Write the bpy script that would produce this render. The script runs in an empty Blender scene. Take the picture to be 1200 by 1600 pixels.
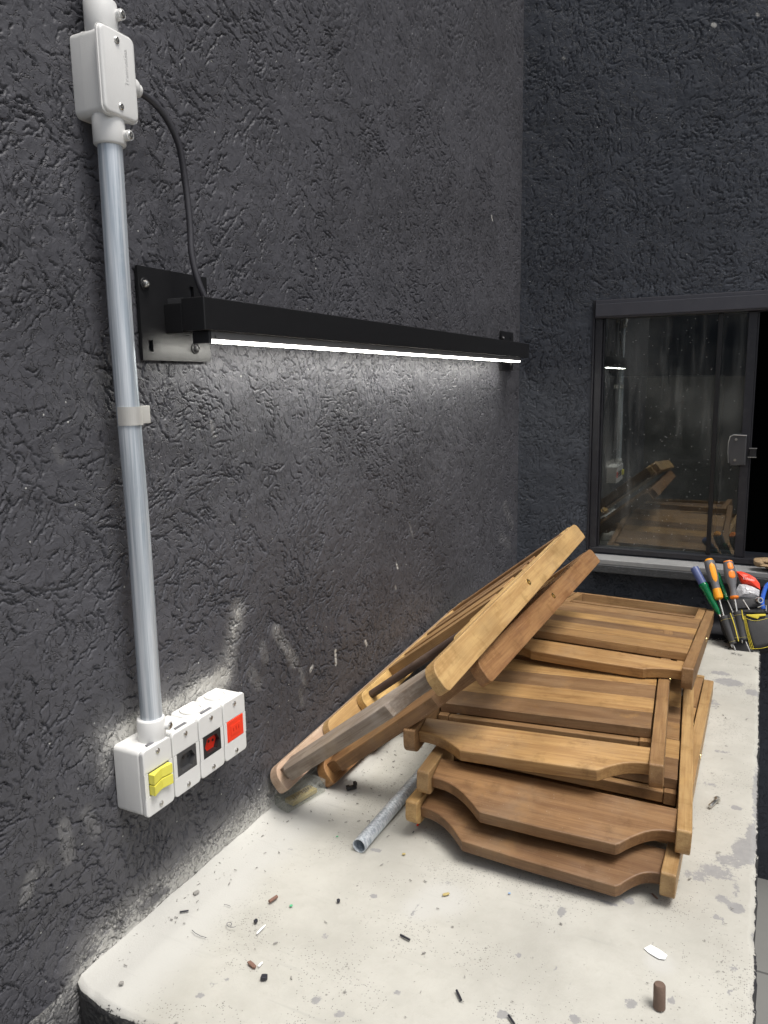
import bpy, bmesh, math, random
import numpy as np
from mathutils import Vector, Matrix, Euler

# ------------------------------------------------------------------ camera, world, sun, exposure
S = bpy.context.scene
C = S.collection
rad = math.radians
W_PX, H_PX, F_PX = 1200.0, 1600.0, 1183.0
YAW, PITCH, ROLL = 26.44, 9.56, 0.97
CAM = np.array([0.775, 0.0, 0.78])

def cam_axes():
    y, p, r = rad(YAW), rad(PITCH), rad(ROLL)
    fwd = np.array([-math.sin(y)*math.cos(p), math.cos(y)*math.cos(p), -math.sin(p)])
    right = np.array([math.cos(y), math.sin(y), 0.0])
    down = np.cross(fwd, right)
    return np.array([math.cos(r)*right+math.sin(r)*down, -math.sin(r)*right+math.cos(r)*down, fwd])
CR = cam_axes()
cam_data = bpy.data.cameras.new("camera")
cam = bpy.data.objects.new("camera", cam_data)
C.objects.link(cam)
m = Matrix.Identity(4)
for i in range(3):
    m[i][0] = CR[0][i]; m[i][1] = -CR[1][i]; m[i][2] = -CR[2][i]; m[i][3] = CAM[i]
cam.matrix_world = m
cam_data.sensor_fit = 'VERTICAL'
cam_data.sensor_height = 32.0
cam_data.lens = F_PX/H_PX*32.0
cam_data.clip_start = 0.01
cam_data.clip_end = 300
S.camera = cam

def hit(u, v, axis, val):
    """point of the real plane (x, y or z = val) seen at a photo pixel"""
    d = np.array([(u-600)/F_PX, (v-800)/F_PX, 1.0]) @ CR
    t = (val-CAM[axis])/d[axis]
    return Vector(CAM+t*d)

SUN_EL, SUN_AZ = 69.0, 105.0          # azimuth measured from +y towards +x
world = bpy.data.worlds.new("World")
S.world = world
world.use_nodes = True
nt = world.node_tree
nt.nodes.clear()
sky = nt.nodes.new('ShaderNodeTexSky')
sky.sky_type = 'NISHITA'; sky.sun_disc = False
sky.sun_elevation = rad(SUN_EL); sky.sun_rotation = rad(SUN_AZ)
sky.air_density = 1.0; sky.dust_density = 4.0; sky.ozone_density = 1.0
hs = nt.nodes.new('ShaderNodeHueSaturation'); hs.inputs['Saturation'].default_value = 0.38
bg = nt.nodes.new('ShaderNodeBackground'); bg.inputs[1].default_value = 0.12
wo = nt.nodes.new('ShaderNodeOutputWorld')
nt.links.new(sky.outputs[0], hs.inputs['Color']); nt.links.new(hs.outputs[0], bg.inputs[0]); nt.links.new(bg.outputs[0], wo.inputs[0])

sd = bpy.data.lights.new("sun", 'SUN')
sd.energy = 2.1; sd.angle = rad(24); sd.color = (1.0, 0.96, 0.9)
sun = bpy.data.objects.new("sun", sd); C.objects.link(sun)
sdir = Vector((math.sin(rad(SUN_AZ))*math.cos(rad(SUN_EL)), math.cos(rad(SUN_AZ))*math.cos(rad(SUN_EL)), math.sin(rad(SUN_EL))))
sun.rotation_euler = sdir.to_track_quat('Z', 'Y').to_euler()
sun.location = (2, 3, 5)
S.view_settings.view_transform = 'Standard'
S.view_settings.look = 'None'
S.view_settings.gamma = 1.0
S.view_settings.exposure = 0.40
S.cycles.max_bounces = 8
S.cycles.transparent_max_bounces = 12

rng = random.Random(7)
npr = np.random.default_rng(11)

# ------------------------------------------------------------------ node helpers
class NT:
    def __init__(s, name):
        s.m = bpy.data.materials.new(name); s.m.use_nodes = True
        s.t = s.m.node_tree; s.t.nodes.clear()
        s.out = s.t.nodes.new('ShaderNodeOutputMaterial')
        s.b = s.t.nodes.new('ShaderNodeBsdfPrincipled')
        s.t.links.new(s.b.outputs[0], s.out.inputs[0])
    def n(s, typ, **kw):
        nd = s.t.nodes.new(typ)
        for k, v in kw.items(): setattr(nd, k, v)
        return nd
    def put(s, sock, v):
        if isinstance(v, bpy.types.NodeSocket): s.t.links.new(v, sock)
        elif isinstance(v, (int, float)): sock.default_value = v
        else:
            v = tuple(v)
            if sock.type == 'RGBA' and len(v) == 3: v = v+(1,)
            sock.default_value = v
    def math(s, op, a, b=0.0, c=0.0, clamp=False):
        nd = s.n('ShaderNodeMath', operation=op, use_clamp=clamp)
        s.put(nd.inputs[0], a); s.put(nd.inputs[1], b)
        if op in ('MULTIPLY_ADD', 'SMOOTH_MAX', 'SMOOTH_MIN', 'COMPARE'): s.put(nd.inputs[2], c)
        return nd.outputs[0]
    def vmath(s, op, a, b=(0, 0, 0), out=0, scale=None):
        nd = s.n('ShaderNodeVectorMath', operation=op)
        s.put(nd.inputs[0], a)
        if op != 'SCALE': s.put(nd.inputs[1], b)
        if scale is not None: s.put(nd.inputs['Scale'], scale)
        return nd.outputs['Value' if op in ('LENGTH', 'DOT_PRODUCT', 'DISTANCE') else 'Vector']
    def noise(s, vec, scale=5, detail=2, rough=0.5, out='Fac', dim='3D', dist=0.0):
        nd = s.n('ShaderNodeTexNoise', noise_dimensions=dim)
        s.put(nd.inputs['Vector'], vec); s.put(nd.inputs['Scale'], scale); s.put(nd.inputs['Detail'], detail)
        s.put(nd.inputs['Roughness'], rough); s.put(nd.inputs['Distortion'], dist)
        return nd.outputs[out]
    def ramp(s, fac, stops, interp='LINEAR'):
        nd = s.n('ShaderNodeValToRGB'); cr = nd.color_ramp; cr.interpolation = interp
        while len(cr.elements) < len(stops): cr.elements.new(0.5)
        for e, (p, c) in zip(cr.elements, stops):
            e.position = p; e.color = c if len(c) == 4 else tuple(c)+(1,)
        s.put(nd.inputs[0], fac); return nd.outputs[0]
    def smooth(s, x, lo, hi):
        nd = s.n('ShaderNodeMapRange', interpolation_type='SMOOTHSTEP')
        s.put(nd.inputs[0], x); s.put(nd.inputs[1], lo); s.put(nd.inputs[2], hi)
        return nd.outputs[0]
    def mix(s, f, a, b, blend='MIX'):
        nd = s.n('ShaderNodeMix', data_type='RGBA', blend_type=blend)
        s.put(nd.inputs[0], f); s.put(nd.inputs[6], a); s.put(nd.inputs[7], b)
        return nd.outputs[2]
    def attr(s, name, out='Fac'):
        nd = s.n('ShaderNodeAttribute', attribute_name=name); return nd.outputs[out]
    def bump(s, h, dist=0.001, strength=1.0, normal=None):
        nd = s.n('ShaderNodeBump'); s.put(nd.inputs['Height'], h)
        nd.inputs['Distance'].default_value = dist; nd.inputs['Strength'].default_value = strength
        if normal is not None: s.put(nd.inputs['Normal'], normal)
        return nd.outputs[0]
    def coord(s, which='Object'):
        return s.n('ShaderNodeTexCoord').outputs[which]
    def set(s, **kw):
        names = dict(col='Base Color', rough='Roughness', metal='Metallic', normal='Normal', spec='Specular IOR Level',
                     coat='Coat Weight', coatr='Coat Roughness', trans='Transmission Weight', ior='IOR', alpha='Alpha',
                     emis='Emission Color', estr='Emission Strength', sss='Subsurface Weight')
        for k, v in kw.items(): s.put(s.b.inputs[names[k]], v)
        return s.m

def strokes(k, vec, scale, length, width, seed, lowfreq=2.2, jitter=1.3, keep=0.8):
    """short trowel grooves: one per voronoi cell, turned by a slow swirl plus a random jitter"""
    v = k.vmath('ADD', vec, (seed*3.17, seed*1.73, 0))
    vo = k.n('ShaderNodeTexVoronoi', voronoi_dimensions='2D', feature='F1')
    k.put(vo.inputs['Vector'], v); vo.inputs['Scale'].default_value = scale
    vo.inputs['Randomness'].default_value = 1.0
    cen = k.vmath('SCALE', vo.outputs['Position'], scale=1.0)
    loc = k.vmath('SUBTRACT', v, cen)
    sw = k.noise(cen, lowfreq, 1.0, 0.5, dim='2D')
    sep = k.n('ShaderNodeSeparateColor'); k.put(sep.inputs[0], vo.outputs['Color'])
    ang = k.math('ADD', k.math('MULTIPLY', sw, 14.0), k.math('MULTIPLY', k.math('SUBTRACT', sep.outputs[0], 0.5), jitter*2))
    c = k.math('COSINE', ang); s_ = k.math('SINE', ang)
    sx = k.n('ShaderNodeSeparateXYZ'); k.put(sx.inputs[0], loc)
    al = k.math('ADD', k.math('MULTIPLY', sx.outputs[0], c), k.math('MULTIPLY', sx.outputs[1], s_))
    ac = k.math('SUBTRACT', k.math('MULTIPLY', sx.outputs[1], c), k.math('MULTIPLY', sx.outputs[0], s_))
    ln = k.math('MULTIPLY_ADD', sep.outputs[1], length*0.9, length*0.35)
    wd = k.math('MULTIPLY_ADD', sep.outputs[2], width*0.9, width*0.45)
    d = k.math('POWER', k.math('ADD', k.math('POWER', k.math('ABSOLUTE', k.math('DIVIDE', al, ln)), 2.0),
                               k.math('POWER', k.math('ABSOLUTE', k.math('DIVIDE', ac, wd)), 2.0)), 0.5)
    msk = k.math('SUBTRACT', 1.0, k.smooth(d, 0.35, 1.1))
    on = k.math('LESS_THAN', k.math('FRACT', k.math('MULTIPLY', k.math('ADD', sep.outputs[0], sep.outputs[2]), 7.31)), keep)
    return k.math('MULTIPLY', msk, on)

def mat_plaster(name, base, rough, dust=True, depth=0.0042, cut=True):
    k = NT(name)
    uvn = k.n('ShaderNodeUVMap'); uvn.uv_map = 'UVMap'; uv = uvn.outputs[0]
    wv = k.n('ShaderNodeTexNoise', noise_dimensions='2D'); k.put(wv.inputs['Vector'], uv); wv.inputs['Scale'].default_value = 45; wv.inputs['Detail'].default_value = 3
    wv.inputs['Roughness'].default_value = 0.6
    warp = k.vmath('SCALE', k.vmath('SUBTRACT', wv.outputs['Color'], (0.5, 0.5, 0.5)), scale=0.022)
    w2 = k.n('ShaderNodeTexNoise', noise_dimensions='2D'); k.put(w2.inputs['Vector'], uv); w2.inputs['Scale'].default_value = 260; w2.inputs['Detail'].default_value = 1
    warp2 = k.vmath('SCALE', k.vmath('SUBTRACT', w2.outputs['Color'], (0.5, 0.5, 0.5)), scale=0.0035)
    p = k.vmath('ADD', k.vmath('ADD', uv, warp), warp2)
    patch = k.noise(uv, 7, 3, 0.6, dim='2D')
    h = strokes(k, p, 55, 0.0150, 0.0016, 1, keep=0.75)
    for sc, ln, wd, sd_, kp in ((90, 0.0085, 0.0015, 2, 0.7), (34, 0.026, 0.0016, 3, 0.6), (115, 0.0050, 0.0015, 4, 0.6), (72, 0.012, 0.0013, 5, 0.6)):
        h = k.math('MAXIMUM', h, strokes(k, p, sc, ln, wd, sd_, keep=kp))
    h = k.math('MULTIPLY', h, k.smooth(patch, 0.25, 0.5))
    if not cut:
        h = strokes(k, p, 75, 0.0110, 0.0010, 1, jitter=0.6, keep=0.6)
        for sc, ln, wd, sd_, kp in ((48, 0.018, 0.0010, 2, 0.55), (110, 0.006, 0.0010, 3, 0.6)):
            h = k.math('MAXIMUM', h, strokes(k, p, sc, ln, wd, sd_, jitter=0.6, keep=kp))
        h = k.math('MULTIPLY', h, k.smooth(patch, 0.30, 0.52))
        h = k.math('MULTIPLY', h, 0.9)
    med = k.noise(p, 130, 3, 0.6, dim='2D')
    fine = k.noise(uv, 900, 3, 0.6, dim='2D')
    big = k.noise(uv, 16, 2, 0.5, dim='2D')
    ht = k.math('ADD', k.math('MULTIPLY', h, -1.0), k.math('MULTIPLY', med, 0.25))
    ht = k.math('ADD', ht, k.math('MULTIPLY', fine, 0.05))
    ht = k.math('ADD', ht, k.math('MULTIPLY', big, 1.2))
    nrm = k.bump(ht, depth, 1.0)
    tone = k.mix(k.smooth(k.noise(uv, 3.0, 4, 0.6, dim='2D'), 0.3, 0.7), [c*0.88 for c in base], [c*1.1 for c in base])
    col = tone
    if dust:
        da = k.attr('dust')
        dn = k.noise(uv, 230, 4, 0.7, dim='2D')
        thr = k.math('SUBTRACT', 1.02, da)
        df = k.smooth(k.math('ADD', k.math('MULTIPLY', dn, 0.9), k.math('MULTIPLY', med, 0.35)), k.math('MULTIPLY', thr, 0.98), k.math('MULTIPLY_ADD', thr, 0.98, 0.22))
        df = k.math('MULTIPLY', k.math('ADD', k.math('MULTIPLY', df, 0.42), k.math('MULTIPLY', k.math('POWER', da, 1.3), 0.55)), k.smooth(da, 0.02, 0.3), clamp=True)
        col = k.mix(df, col, (0.62, 0.61, 0.57))
        # tiny pale paint specks scattered over the wall
        vs = k.n('ShaderNodeTexVoronoi', voronoi_dimensions='2D'); k.put(vs.inputs['Vector'], uv); vs.inputs['Scale'].default_value = 28
        sp = k.n('ShaderNodeSeparateColor'); k.put(sp.inputs[0], vs.outputs['Color'])
        spk = k.math('MULTIPLY', k.math('LESS_THAN', vs.outputs['Distance'], 0.035), k.math('GREATER_THAN', sp.outputs[0], 0.9))
        col = k.mix(spk, col, (0.4, 0.4, 0.38))
    rg = k.math('MULTIPLY_ADD', k.noise(uv, 60, 3, 0.6, dim='2D'), 0.22, rough-0.1)
    return k.set(col=col, rough=rg, normal=nrm, spec=0.26)

def mat_wood(name, light, dark, worn=0.0, rough=0.48):
    k = NT(name)
    gc = k.attr('gc', 'Vector'); tone = k.attr('tone')
    st = k.n('ShaderNodeMapping'); k.put(st.inputs[0], gc); st.inputs['Scale'].default_value = (3.5, 60, 60)
    g1 = k.noise(st.outputs[0], 1.0, 5, 0.62, dist=0.4)
    st2 = k.n('ShaderNodeMapping'); k.put(st2.inputs[0], gc); st2.inputs['Scale'].default_value = (16, 380, 380)
    g2 = k.noise(st2.outputs[0], 1.0, 3, 0.6)
    st3 = k.n('ShaderNodeMapping'); k.put(st3.inputs[0], gc); st3.inputs['Scale'].default_value = (7, 14, 14)
    g3 = k.noise(st3.outputs[0], 1.0, 3, 0.55)
    f = k.math('ADD', k.math('MULTIPLY', g1, 0.62), k.math('MULTIPLY', g2, 0.38))
    col = k.mix(k.smooth(f, 0.36, 0.64), light, dark)
    col = k.mix(k.math('MULTIPLY', k.smooth(g3, 0.45, 0.75), 0.38), col, [c*0.45 for c in dark])
    # per-board tone
    hsv = k.n('ShaderNodeHueSaturation'); k.put(hsv.inputs['Color'], col)
    k.put(hsv.inputs['Value'], k.math('MULTIPLY_ADD', tone, 0.8, 0.55)); k.put(hsv.inputs['Saturation'], k.math('MULTIPLY_ADD', tone, 0.08, 0.87))
    k.put(hsv.inputs['Hue'], k.math('MULTIPLY_ADD', tone, 0.012, 0.492))
    col = hsv.outputs[0]
    # bare greyed patches and lime dust
    ob = k.coord('Object')
    wn = k.noise(ob, 9, 5, 0.65)
    col = k.mix(k.math('MULTIPLY', k.smooth(wn, 0.5, 0.72), 0.22+worn*0.4), col, (0.29, 0.21, 0.13))
    col = k.mix(k.math('MULTIPLY', k.smooth(k.noise(ob, 5, 4, 0.7), 0.55, 0.8), worn), col, (0.52, 0.47, 0.42))
    dn = k.noise(ob, 420, 2, 0.6)
    col = k.mix(k.math('MULTIPLY', k.smooth(dn, 0.70, 0.78), 0.6), col, (0.6, 0.57, 0.5))
    mt_ = k.noise(ob, 26, 5, 0.7)
    col = k.mix(k.math('MULTIPLY', k.smooth(mt_, 0.50, 0.70), 0.42), col, [c*0.55 for c in dark])
    col = k.mix(k.math('MULTIPLY', k.smooth(k.noise(ob, 17, 4, 0.65), 0.55, 0.75), 0.30), col, [min(1, c*1.25) for c in light])
    bh = k.math('ADD', k.math('MULTIPLY', g2, 0.5), k.math('MULTIPLY', g1, 0.5))
    rg = k.math('MULTIPLY_ADD', wn, 0.3, rough-0.12)
    return k.set(col=col, rough=rg, normal=k.bump(bh, 0.0009, 0.6), spec=0.4)

def mat_plain(name, col, rough=0.5, metal=0.0, vary=0.12, scale=30, bump=0.0, bscale=400, spec=0.5, coat=0.0, coords='Object', dirt=0.0, dirtcol=(0.25, 0.24, 0.22)):
    k = NT(name); ob = k.coord(coords)
    n = k.noise(ob, scale, 4, 0.6)
    c = k.mix(n, [x*(1-vary) for x in col], [min(1, x*(1+vary)) for x in col])
    if dirt: c = k.mix(k.math('MULTIPLY', k.smooth(k.noise(ob, scale*1.7, 5, 0.7), 0.5, 0.75), dirt), c, dirtcol)
    kw = dict(col=c, rough=k.math('MULTIPLY_ADD', k.noise(ob, scale*2, 3, 0.6), 0.16, rough-0.08), metal=metal, spec=spec, coat=coat)
    if bump: kw['normal'] = k.bump(k.noise(ob, bscale, 2, 0.5), bump, 1.0)
    return k.set(**kw)

def mat_galv():
    k = NT('galvanised_steel'); ob = k.coord('Object')
    mp = k.n('ShaderNodeMapping'); k.put(mp.inputs[0], ob); mp.inputs['Scale'].default_value = (190, 190, 4)
    st = k.noise(mp.outputs[0], 1.0, 4, 0.6)
    v = k.n('ShaderNodeTexVoronoi'); k.put(v.inputs['Vector'], ob); v.inputs['Scale'].default_value = 60
    sp = k.n('ShaderNodeSeparateColor'); k.put(sp.inputs[0], v.outputs['Color'])
    f = k.math('ADD', k.math('MULTIPLY', st, 1.0), k.math('MULTIPLY', sp.outputs[0], 0.0))
    col = k.mix(k.smooth(f, 0.3, 0.7), (0.36, 0.42, 0.48), (0.78, 0.82, 0.86))
    col = k.mix(k.math('MULTIPLY', k.smooth(k.noise(ob, 14, 5, 0.7), 0.5, 0.75), 0.45), col, (0.68, 0.70, 0.72))
    return k.set(col=col, metal=0.45, rough=k.math('MULTIPLY_ADD', st, 0.25, 0.34), normal=k.bump(st, 0.0003, 0.5))

def mat_slab():
    k = NT('cream_painted_concrete'); ob = k.coord('Object')
    stain = k.attr('stain'); plaster = k.attr('plaster'); black = k.attr('black')
    n1 = k.noise(ob, 6, 5, 0.6); n2 = k.noise(ob, 60, 4, 0.65); n3 = k.noise(ob, 420, 3, 0.6)
    base = k.mix(k.smooth(n1, 0.3, 0.7), (0.41, 0.40, 0.36), (0.50, 0.49, 0.445))
    base = k.mix(k.math('MULTIPLY', k.smooth(n2, 0.5, 0.75), 0.35), base, (0.40, 0.385, 0.34))
    base = k.mix(plaster, base, (0.50, 0.495, 0.465))
    rough_area = k.math('SUBTRACT', 1.0, plaster)
    mod = k.smooth(k.noise(ob, 7, 5, 0.65), 0.36, 0.66)
    # dark pits of two sizes
    for sc, thr, rr, amt, seed in ((400, 0.52, 0.44, 0.6, 0), (150, 0.90, 0.30, 0.6, 5), (48, 0.95, 0.16, 0.8, 9)):
        v = k.n('ShaderNodeTexVoronoi'); k.put(v.inputs['Vector'], k.vmath('ADD', ob, (seed, seed, seed*0.1))); v.inputs['Scale'].default_value = sc
        sp = k.n('ShaderNodeSeparateColor'); k.put(sp.inputs[0], v.outputs['Color'])
        dot = k.math('SUBTRACT', 1.0, k.smooth(k.math('ADD', v.outputs['Distance'], k.math('MULTIPLY', n3, 0.15)), rr*0.6, rr+0.12))
        on = k.math('GREATER_THAN', sp.outputs[0], k.math('SUBTRACT', 1.18+(thr-0.52)*0.4, k.math('MULTIPLY', mod, 0.55 if sc > 100 else 0.3)) if sc > 100 else thr)
        f = k.math('MULTIPLY', k.math('MULTIPLY', dot, on), k.math('MULTIPLY', rough_area, amt))
        base = k.mix(f, base, (0.10, 0.095, 0.09))
    scr = k.n('ShaderNodeMapping'); k.put(scr.inputs[0], ob); scr.inputs['Rotation'].default_value = (0, 0, 0.7); scr.inputs['Scale'].default_value = (4, 70, 1)
    base = k.mix(k.math('MULTIPLY', k.smooth(k.noise(scr.outputs[0], 1.0, 4, 0.6), 0.58, 0.74), 0.22), base, (0.30, 0.295, 0.28))
    # grey cement smears and black paint, with ragged crisp edges
    e = k.math('ADD', k.math('MULTIPLY', k.noise(ob, 95, 5, 0.72), 0.8), k.math('MULTIPLY', n3, 0.2))
    sf = k.smooth(k.math('ADD', stain, k.math('MULTIPLY', k.math('SUBTRACT', e, 0.5), 1.1)), 0.30, 0.42)
    base = k.mix(k.math('MULTIPLY', sf, 0.85), base, k.mix(n2, (0.20, 0.20, 0.21), (0.34, 0.335, 0.33)))
    bf = k.smooth(k.math('ADD', black, k.math('MULTIPLY', k.math('SUBTRACT', e, 0.5), 1.6)), 0.45, 0.57)
    base = k.mix(bf, base, (0.028, 0.028, 0.032))
    h = k.math('ADD', k.math('MULTIPLY', n3, 0.35), k.math('MULTIPLY', n2, k.math('MULTIPLY_ADD', rough_area, 0.8, 0.2)))
    return k.set(col=base, rough=0.8, normal=k.bump(h, 0.0016, 0.7), spec=0.25)

def mat_glass(name='window_glass', ior=2.4):
    k = NT(name); ob = k.coord('Object')
    tr = k.n('ShaderNodeBsdfTransparent'); tr.inputs[0].default_value = (0.72, 0.76, 0.74, 1)
    gl = k.n('ShaderNodeBsdfGlossy'); gl.inputs['Roughness'].default_value = 0.012
    gl.inputs[0].default_value = (0.9, 0.95, 0.93, 1)
    fr = k.n('ShaderNodeFresnel'); fr.inputs[0].default_value = ior
    ge = k.n('ShaderNodeNewGeometry'); fo = k.math('MULTIPLY', fr.outputs[0], k.math('SUBTRACT', 1.0, ge.outputs['Backfacing']))
    mx = k.n('ShaderNodeMixShader'); k.put(mx.inputs[0], fo); k.put(mx.inputs[1], tr.outputs[0]); k.put(mx.inputs[2], gl.outputs[0])
    mp = k.n('ShaderNodeMapping'); k.put(mp.inputs[0], ob); mp.inputs['Scale'].default_value = (26, 26, 2.2)
    streak = k.smooth(k.noise(mp.outputs[0], 1.0, 5, 0.65), 0.5, 0.8)
    haze = k.smooth(k.noise(ob, 3.5, 4, 0.6), 0.35, 0.8)
    v = k.n('ShaderNodeTexVoronoi'); k.put(v.inputs['Vector'], ob); v.inputs['Scale'].default_value = 75
    sp = k.n('ShaderNodeSeparateColor'); k.put(sp.inputs[0], v.outputs['Color'])
    spk = k.math('MULTIPLY', k.math('LESS_THAN', v.outputs['Distance'], 0.13), k.math('GREATER_THAN', sp.outputs[1], 0.9))
    dust = k.math('ADD', k.math('ADD', k.math('MULTIPLY', streak, 0.14), k.math('MULTIPLY', haze, 0.13)), k.math('MULTIPLY', spk, 0.4), clamp=True)
    df = k.n('ShaderNodeBsdfDiffuse'); df.inputs[0].default_value = (0.5, 0.5, 0.48, 1)
    m2 = k.n('ShaderNodeMixShader'); k.put(m2.inputs[0], dust); k.put(m2.inputs[1], mx.outputs[0]); k.put(m2.inputs[2], df.outputs[0])
    k.t.nodes.remove(k.b)
    k.t.links.new(m2.outputs[0], k.out.inputs[0])
    return k.m

def mat_clear_plastic():
    k = NT('clear_plastic'); ob = k.coord('Object')
    tr = k.n('ShaderNodeBsdfTransparent'); tr.inputs[0].default_value = (0.965, 0.97, 0.96, 1)
    gl = k.n('ShaderNodeBsdfGlossy'); gl.inputs['Roughness'].default_value = 0.12
    fr = k.n('ShaderNodeFresnel'); fr.inputs[0].default_value = 1.45
    ge = k.n('ShaderNodeNewGeometry'); fo = k.math('MULTIPLY', fr.outputs[0], k.math('SUBTRACT', 1.0, ge.outputs['Backfacing']))
    mx = k.n('ShaderNodeMixShader'); k.put(mx.inputs[0], fo); k.put(mx.inputs[1], tr.outputs[0]); k.put(mx.inputs[2], gl.outputs[0])
    df = k.n('ShaderNodeBsdfDiffuse'); df.inputs[0].default_value = (0.55, 0.56, 0.53, 1)
    m2 = k.n('ShaderNodeMixShader'); k.put(m2.inputs[0], k.math('MULTIPLY_ADD', k.noise(ob, 90, 3, 0.6), 0.14, 0.02))
    k.put(m2.inputs[1], mx.outputs[0]); k.put(m2.inputs[2], df.outputs[0])
    k.t.nodes.remove(k.b); k.t.links.new(m2.outputs[0], k.out.inputs[0])
    return k.m

def mat_emit(name, col, strength):
    k = NT(name); return k.set(col=(0.9, 0.9, 0.9), emis=col, estr=strength, rough=0.4)

def mat_floor():
    k = NT('grey_floor_tiles'); ob = k.coord('Object')
    br = k.n('ShaderNodeTexBrick'); k.put(br.inputs['Vector'], k.vmath('ADD', ob, (0.03, 0.21, 0)))
    br.offset = 0.0; br.inputs['Scale'].default_value = 1.0
    br.inputs['Brick Width'].default_value = 0.6; br.inputs['Row Height'].default_value = 0.6; br.inputs['Mortar Size'].default_value = 0.004
    br.inputs['Color1'].default_value = (0.22, 0.22, 0.21, 1); br.inputs['Color2'].default_value = (0.26, 0.26, 0.25, 1); br.inputs['Mortar'].default_value = (0.07, 0.07, 0.07, 1)
    c = k.mix(k.math('MULTIPLY', k.noise(ob, 5, 5, 0.6), 0.5), br.outputs[0], (0.14, 0.14, 0.135))
    return k.set(col=c, rough=k.math('MULTIPLY_ADD', k.noise(ob, 20, 3, 0.6), 0.3, 0.35))

M = {}
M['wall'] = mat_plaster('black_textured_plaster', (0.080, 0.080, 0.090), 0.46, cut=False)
M['wall_shaded'] = mat_plaster('black_textured_plaster_shaded', (0.060, 0.066, 0.080), 0.48, cut=False)  # same black plaster, darker and bluer: glancing light put into its colour
M['slab'] = mat_slab()
M['slabside'] = mat_plain('black_painted_render', (0.03, 0.03, 0.032), 0.6, bump=0.004, bscale=90, dirt=0.35, dirtcol=(0.35, 0.34, 0.3), scale=40)
M['floor'] = mat_floor()
M['woodA'] = mat_wood('honey_wood', (0.50, 0.315, 0.110), (0.36, 0.20, 0.060), worn=0.12)
M['woodB'] = mat_wood('amber_brown_wood', (0.36, 0.185, 0.055), (0.23, 0.10, 0.028))
M['woodC'] = mat_wood('tan_brown_wood', (0.36, 0.205, 0.070), (0.24, 0.122, 0.038), worn=0.06)
M['woodD'] = mat_wood('dull_brown_wood', (0.27, 0.140, 0.045), (0.165, 0.076, 0.022), worn=0.06)
M['woodpale'] = mat_wood('bare_dusty_wood', (0.52, 0.38, 0.27), (0.40, 0.26, 0.17), worn=0.7, rough=0.7)
M['woodgrey'] = mat_wood('weathered_grey_wood', (0.36, 0.30, 0.24), (0.22, 0.16, 0.115), worn=0.55, rough=0.7)
M['wooddark'] = mat_wood('dark_brown_wood', (0.13, 0.085, 0.065), (0.07, 0.042, 0.03), rough=0.6)
M['galv'] = mat_galv()
M['pvc'] = mat_plain('pale_grey_plastic', (0.74, 0.74, 0.725), 0.38, vary=0.03, scale=12, dirt=0.10, dirtcol=(0.5, 0.48, 0.44), bump=0.0001, bscale=700)
M['pvc_dust'] = mat_plain('dusty_white_plastic', (0.74, 0.73, 0.70), 0.75, vary=0.06, scale=60, bump=0.0008, bscale=300)
M['steel'] = mat_plain('screw_steel', (0.62, 0.61, 0.58), 0.3, metal=1.0)
M['brass'] = mat_plain('brass', (0.72, 0.55, 0.25), 0.32, metal=1.0)
M['blackmetal'] = mat_plain('black_powder_coat', (0.012, 0.012, 0.013), 0.36, vary=0.2, scale=50, bump=0.0002, bscale=900)
M['darkframe'] = mat_plain('dark_window_frame', (0.022, 0.022, 0.027), 0.38, vary=0.2, scale=18, dirt=0.25, dirtcol=(0.09, 0.09, 0.09))
M['headtrack'] = mat_plain('dark_grey_head_track', (0.060, 0.060, 0.072), 0.38, vary=0.15, scale=18, dirt=0.25, dirtcol=(0.10, 0.10, 0.10))
M['clampmetal'] = mat_plain('pale_dull_metal', (0.55, 0.54, 0.51), 0.5, metal=0.3, vary=0.1, scale=60)
M['blackplastic'] = mat_plain('black_plastic', (0.02, 0.02, 0.022), 0.4)
M['darkgrey'] = mat_plain('dark_grey_plastic', (0.06, 0.06, 0.063), 0.35)
M['slot'] = mat_plain('slot_dark_grey', (0.16, 0.16, 0.17), 0.6)
M['yellow'] = mat_plain('yellow_plastic', (0.78, 0.72, 0.10), 0.35, vary=0.05)
M['red'] = mat_plain('red_plastic', (0.72, 0.03, 0.012), 0.35, vary=0.06)
M['redbright'] = mat_plain('bright_red_plastic', (0.9, 0.055, 0.02), 0.35, vary=0.05)
M['cable'] = mat_plain('black_cable', (0.035, 0.034, 0.04), 0.42, vary=0.15)
M['led'] = mat_emit('led_diffuser', (1.0, 0.98, 0.90), 22.0)
M['ledbody'] = mat_plain('led_channel_grey', (0.20, 0.20, 0.20), 0.35, metal=0.3)
M['glass'] = mat_glass()
M['clear'] = mat_clear_plastic()
M['sill'] = mat_plain('worn_grey_stone', (0.27, 0.27, 0.27), 0.6, vary=0.3, scale=25, dirt=0.5, dirtcol=(0.2, 0.2, 0.2), bump=0.0006)
M['silledge'] = mat_plain('speckled_black_stone', (0.05, 0.052, 0.055), 0.6, vary=0.5, scale=90, dirt=0.35, dirtcol=(0.2, 0.2, 0.2), bump=0.001, bscale=200)
M['room'] = mat_plain('unlit_room_black', (0.03, 0.03, 0.03), 0.8)  # near-black walls: the unlit room's darkness is put into their colour
M['lowwall'] = mat_plain('grey_brown_render', (0.17, 0.16, 0.145), 0.8, vary=0.2, scale=4, bump=0.002, bscale=60)
M['brick'] = mat_plain('orange_brown_brick', (0.42, 0.20, 0.12), 0.8, vary=0.2, scale=8)
M['fabric'] = mat_plain('black_nylon_fabric', (0.022, 0.022, 0.024), 0.75, vary=0.25, scale=60, bump=0.0006, bscale=900)
M['fabricsheen'] = mat_plain('dark_grey_nylon', (0.045, 0.045, 0.048), 0.6, vary=0.2, scale=80, bump=0.0005, bscale=1000)
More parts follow.
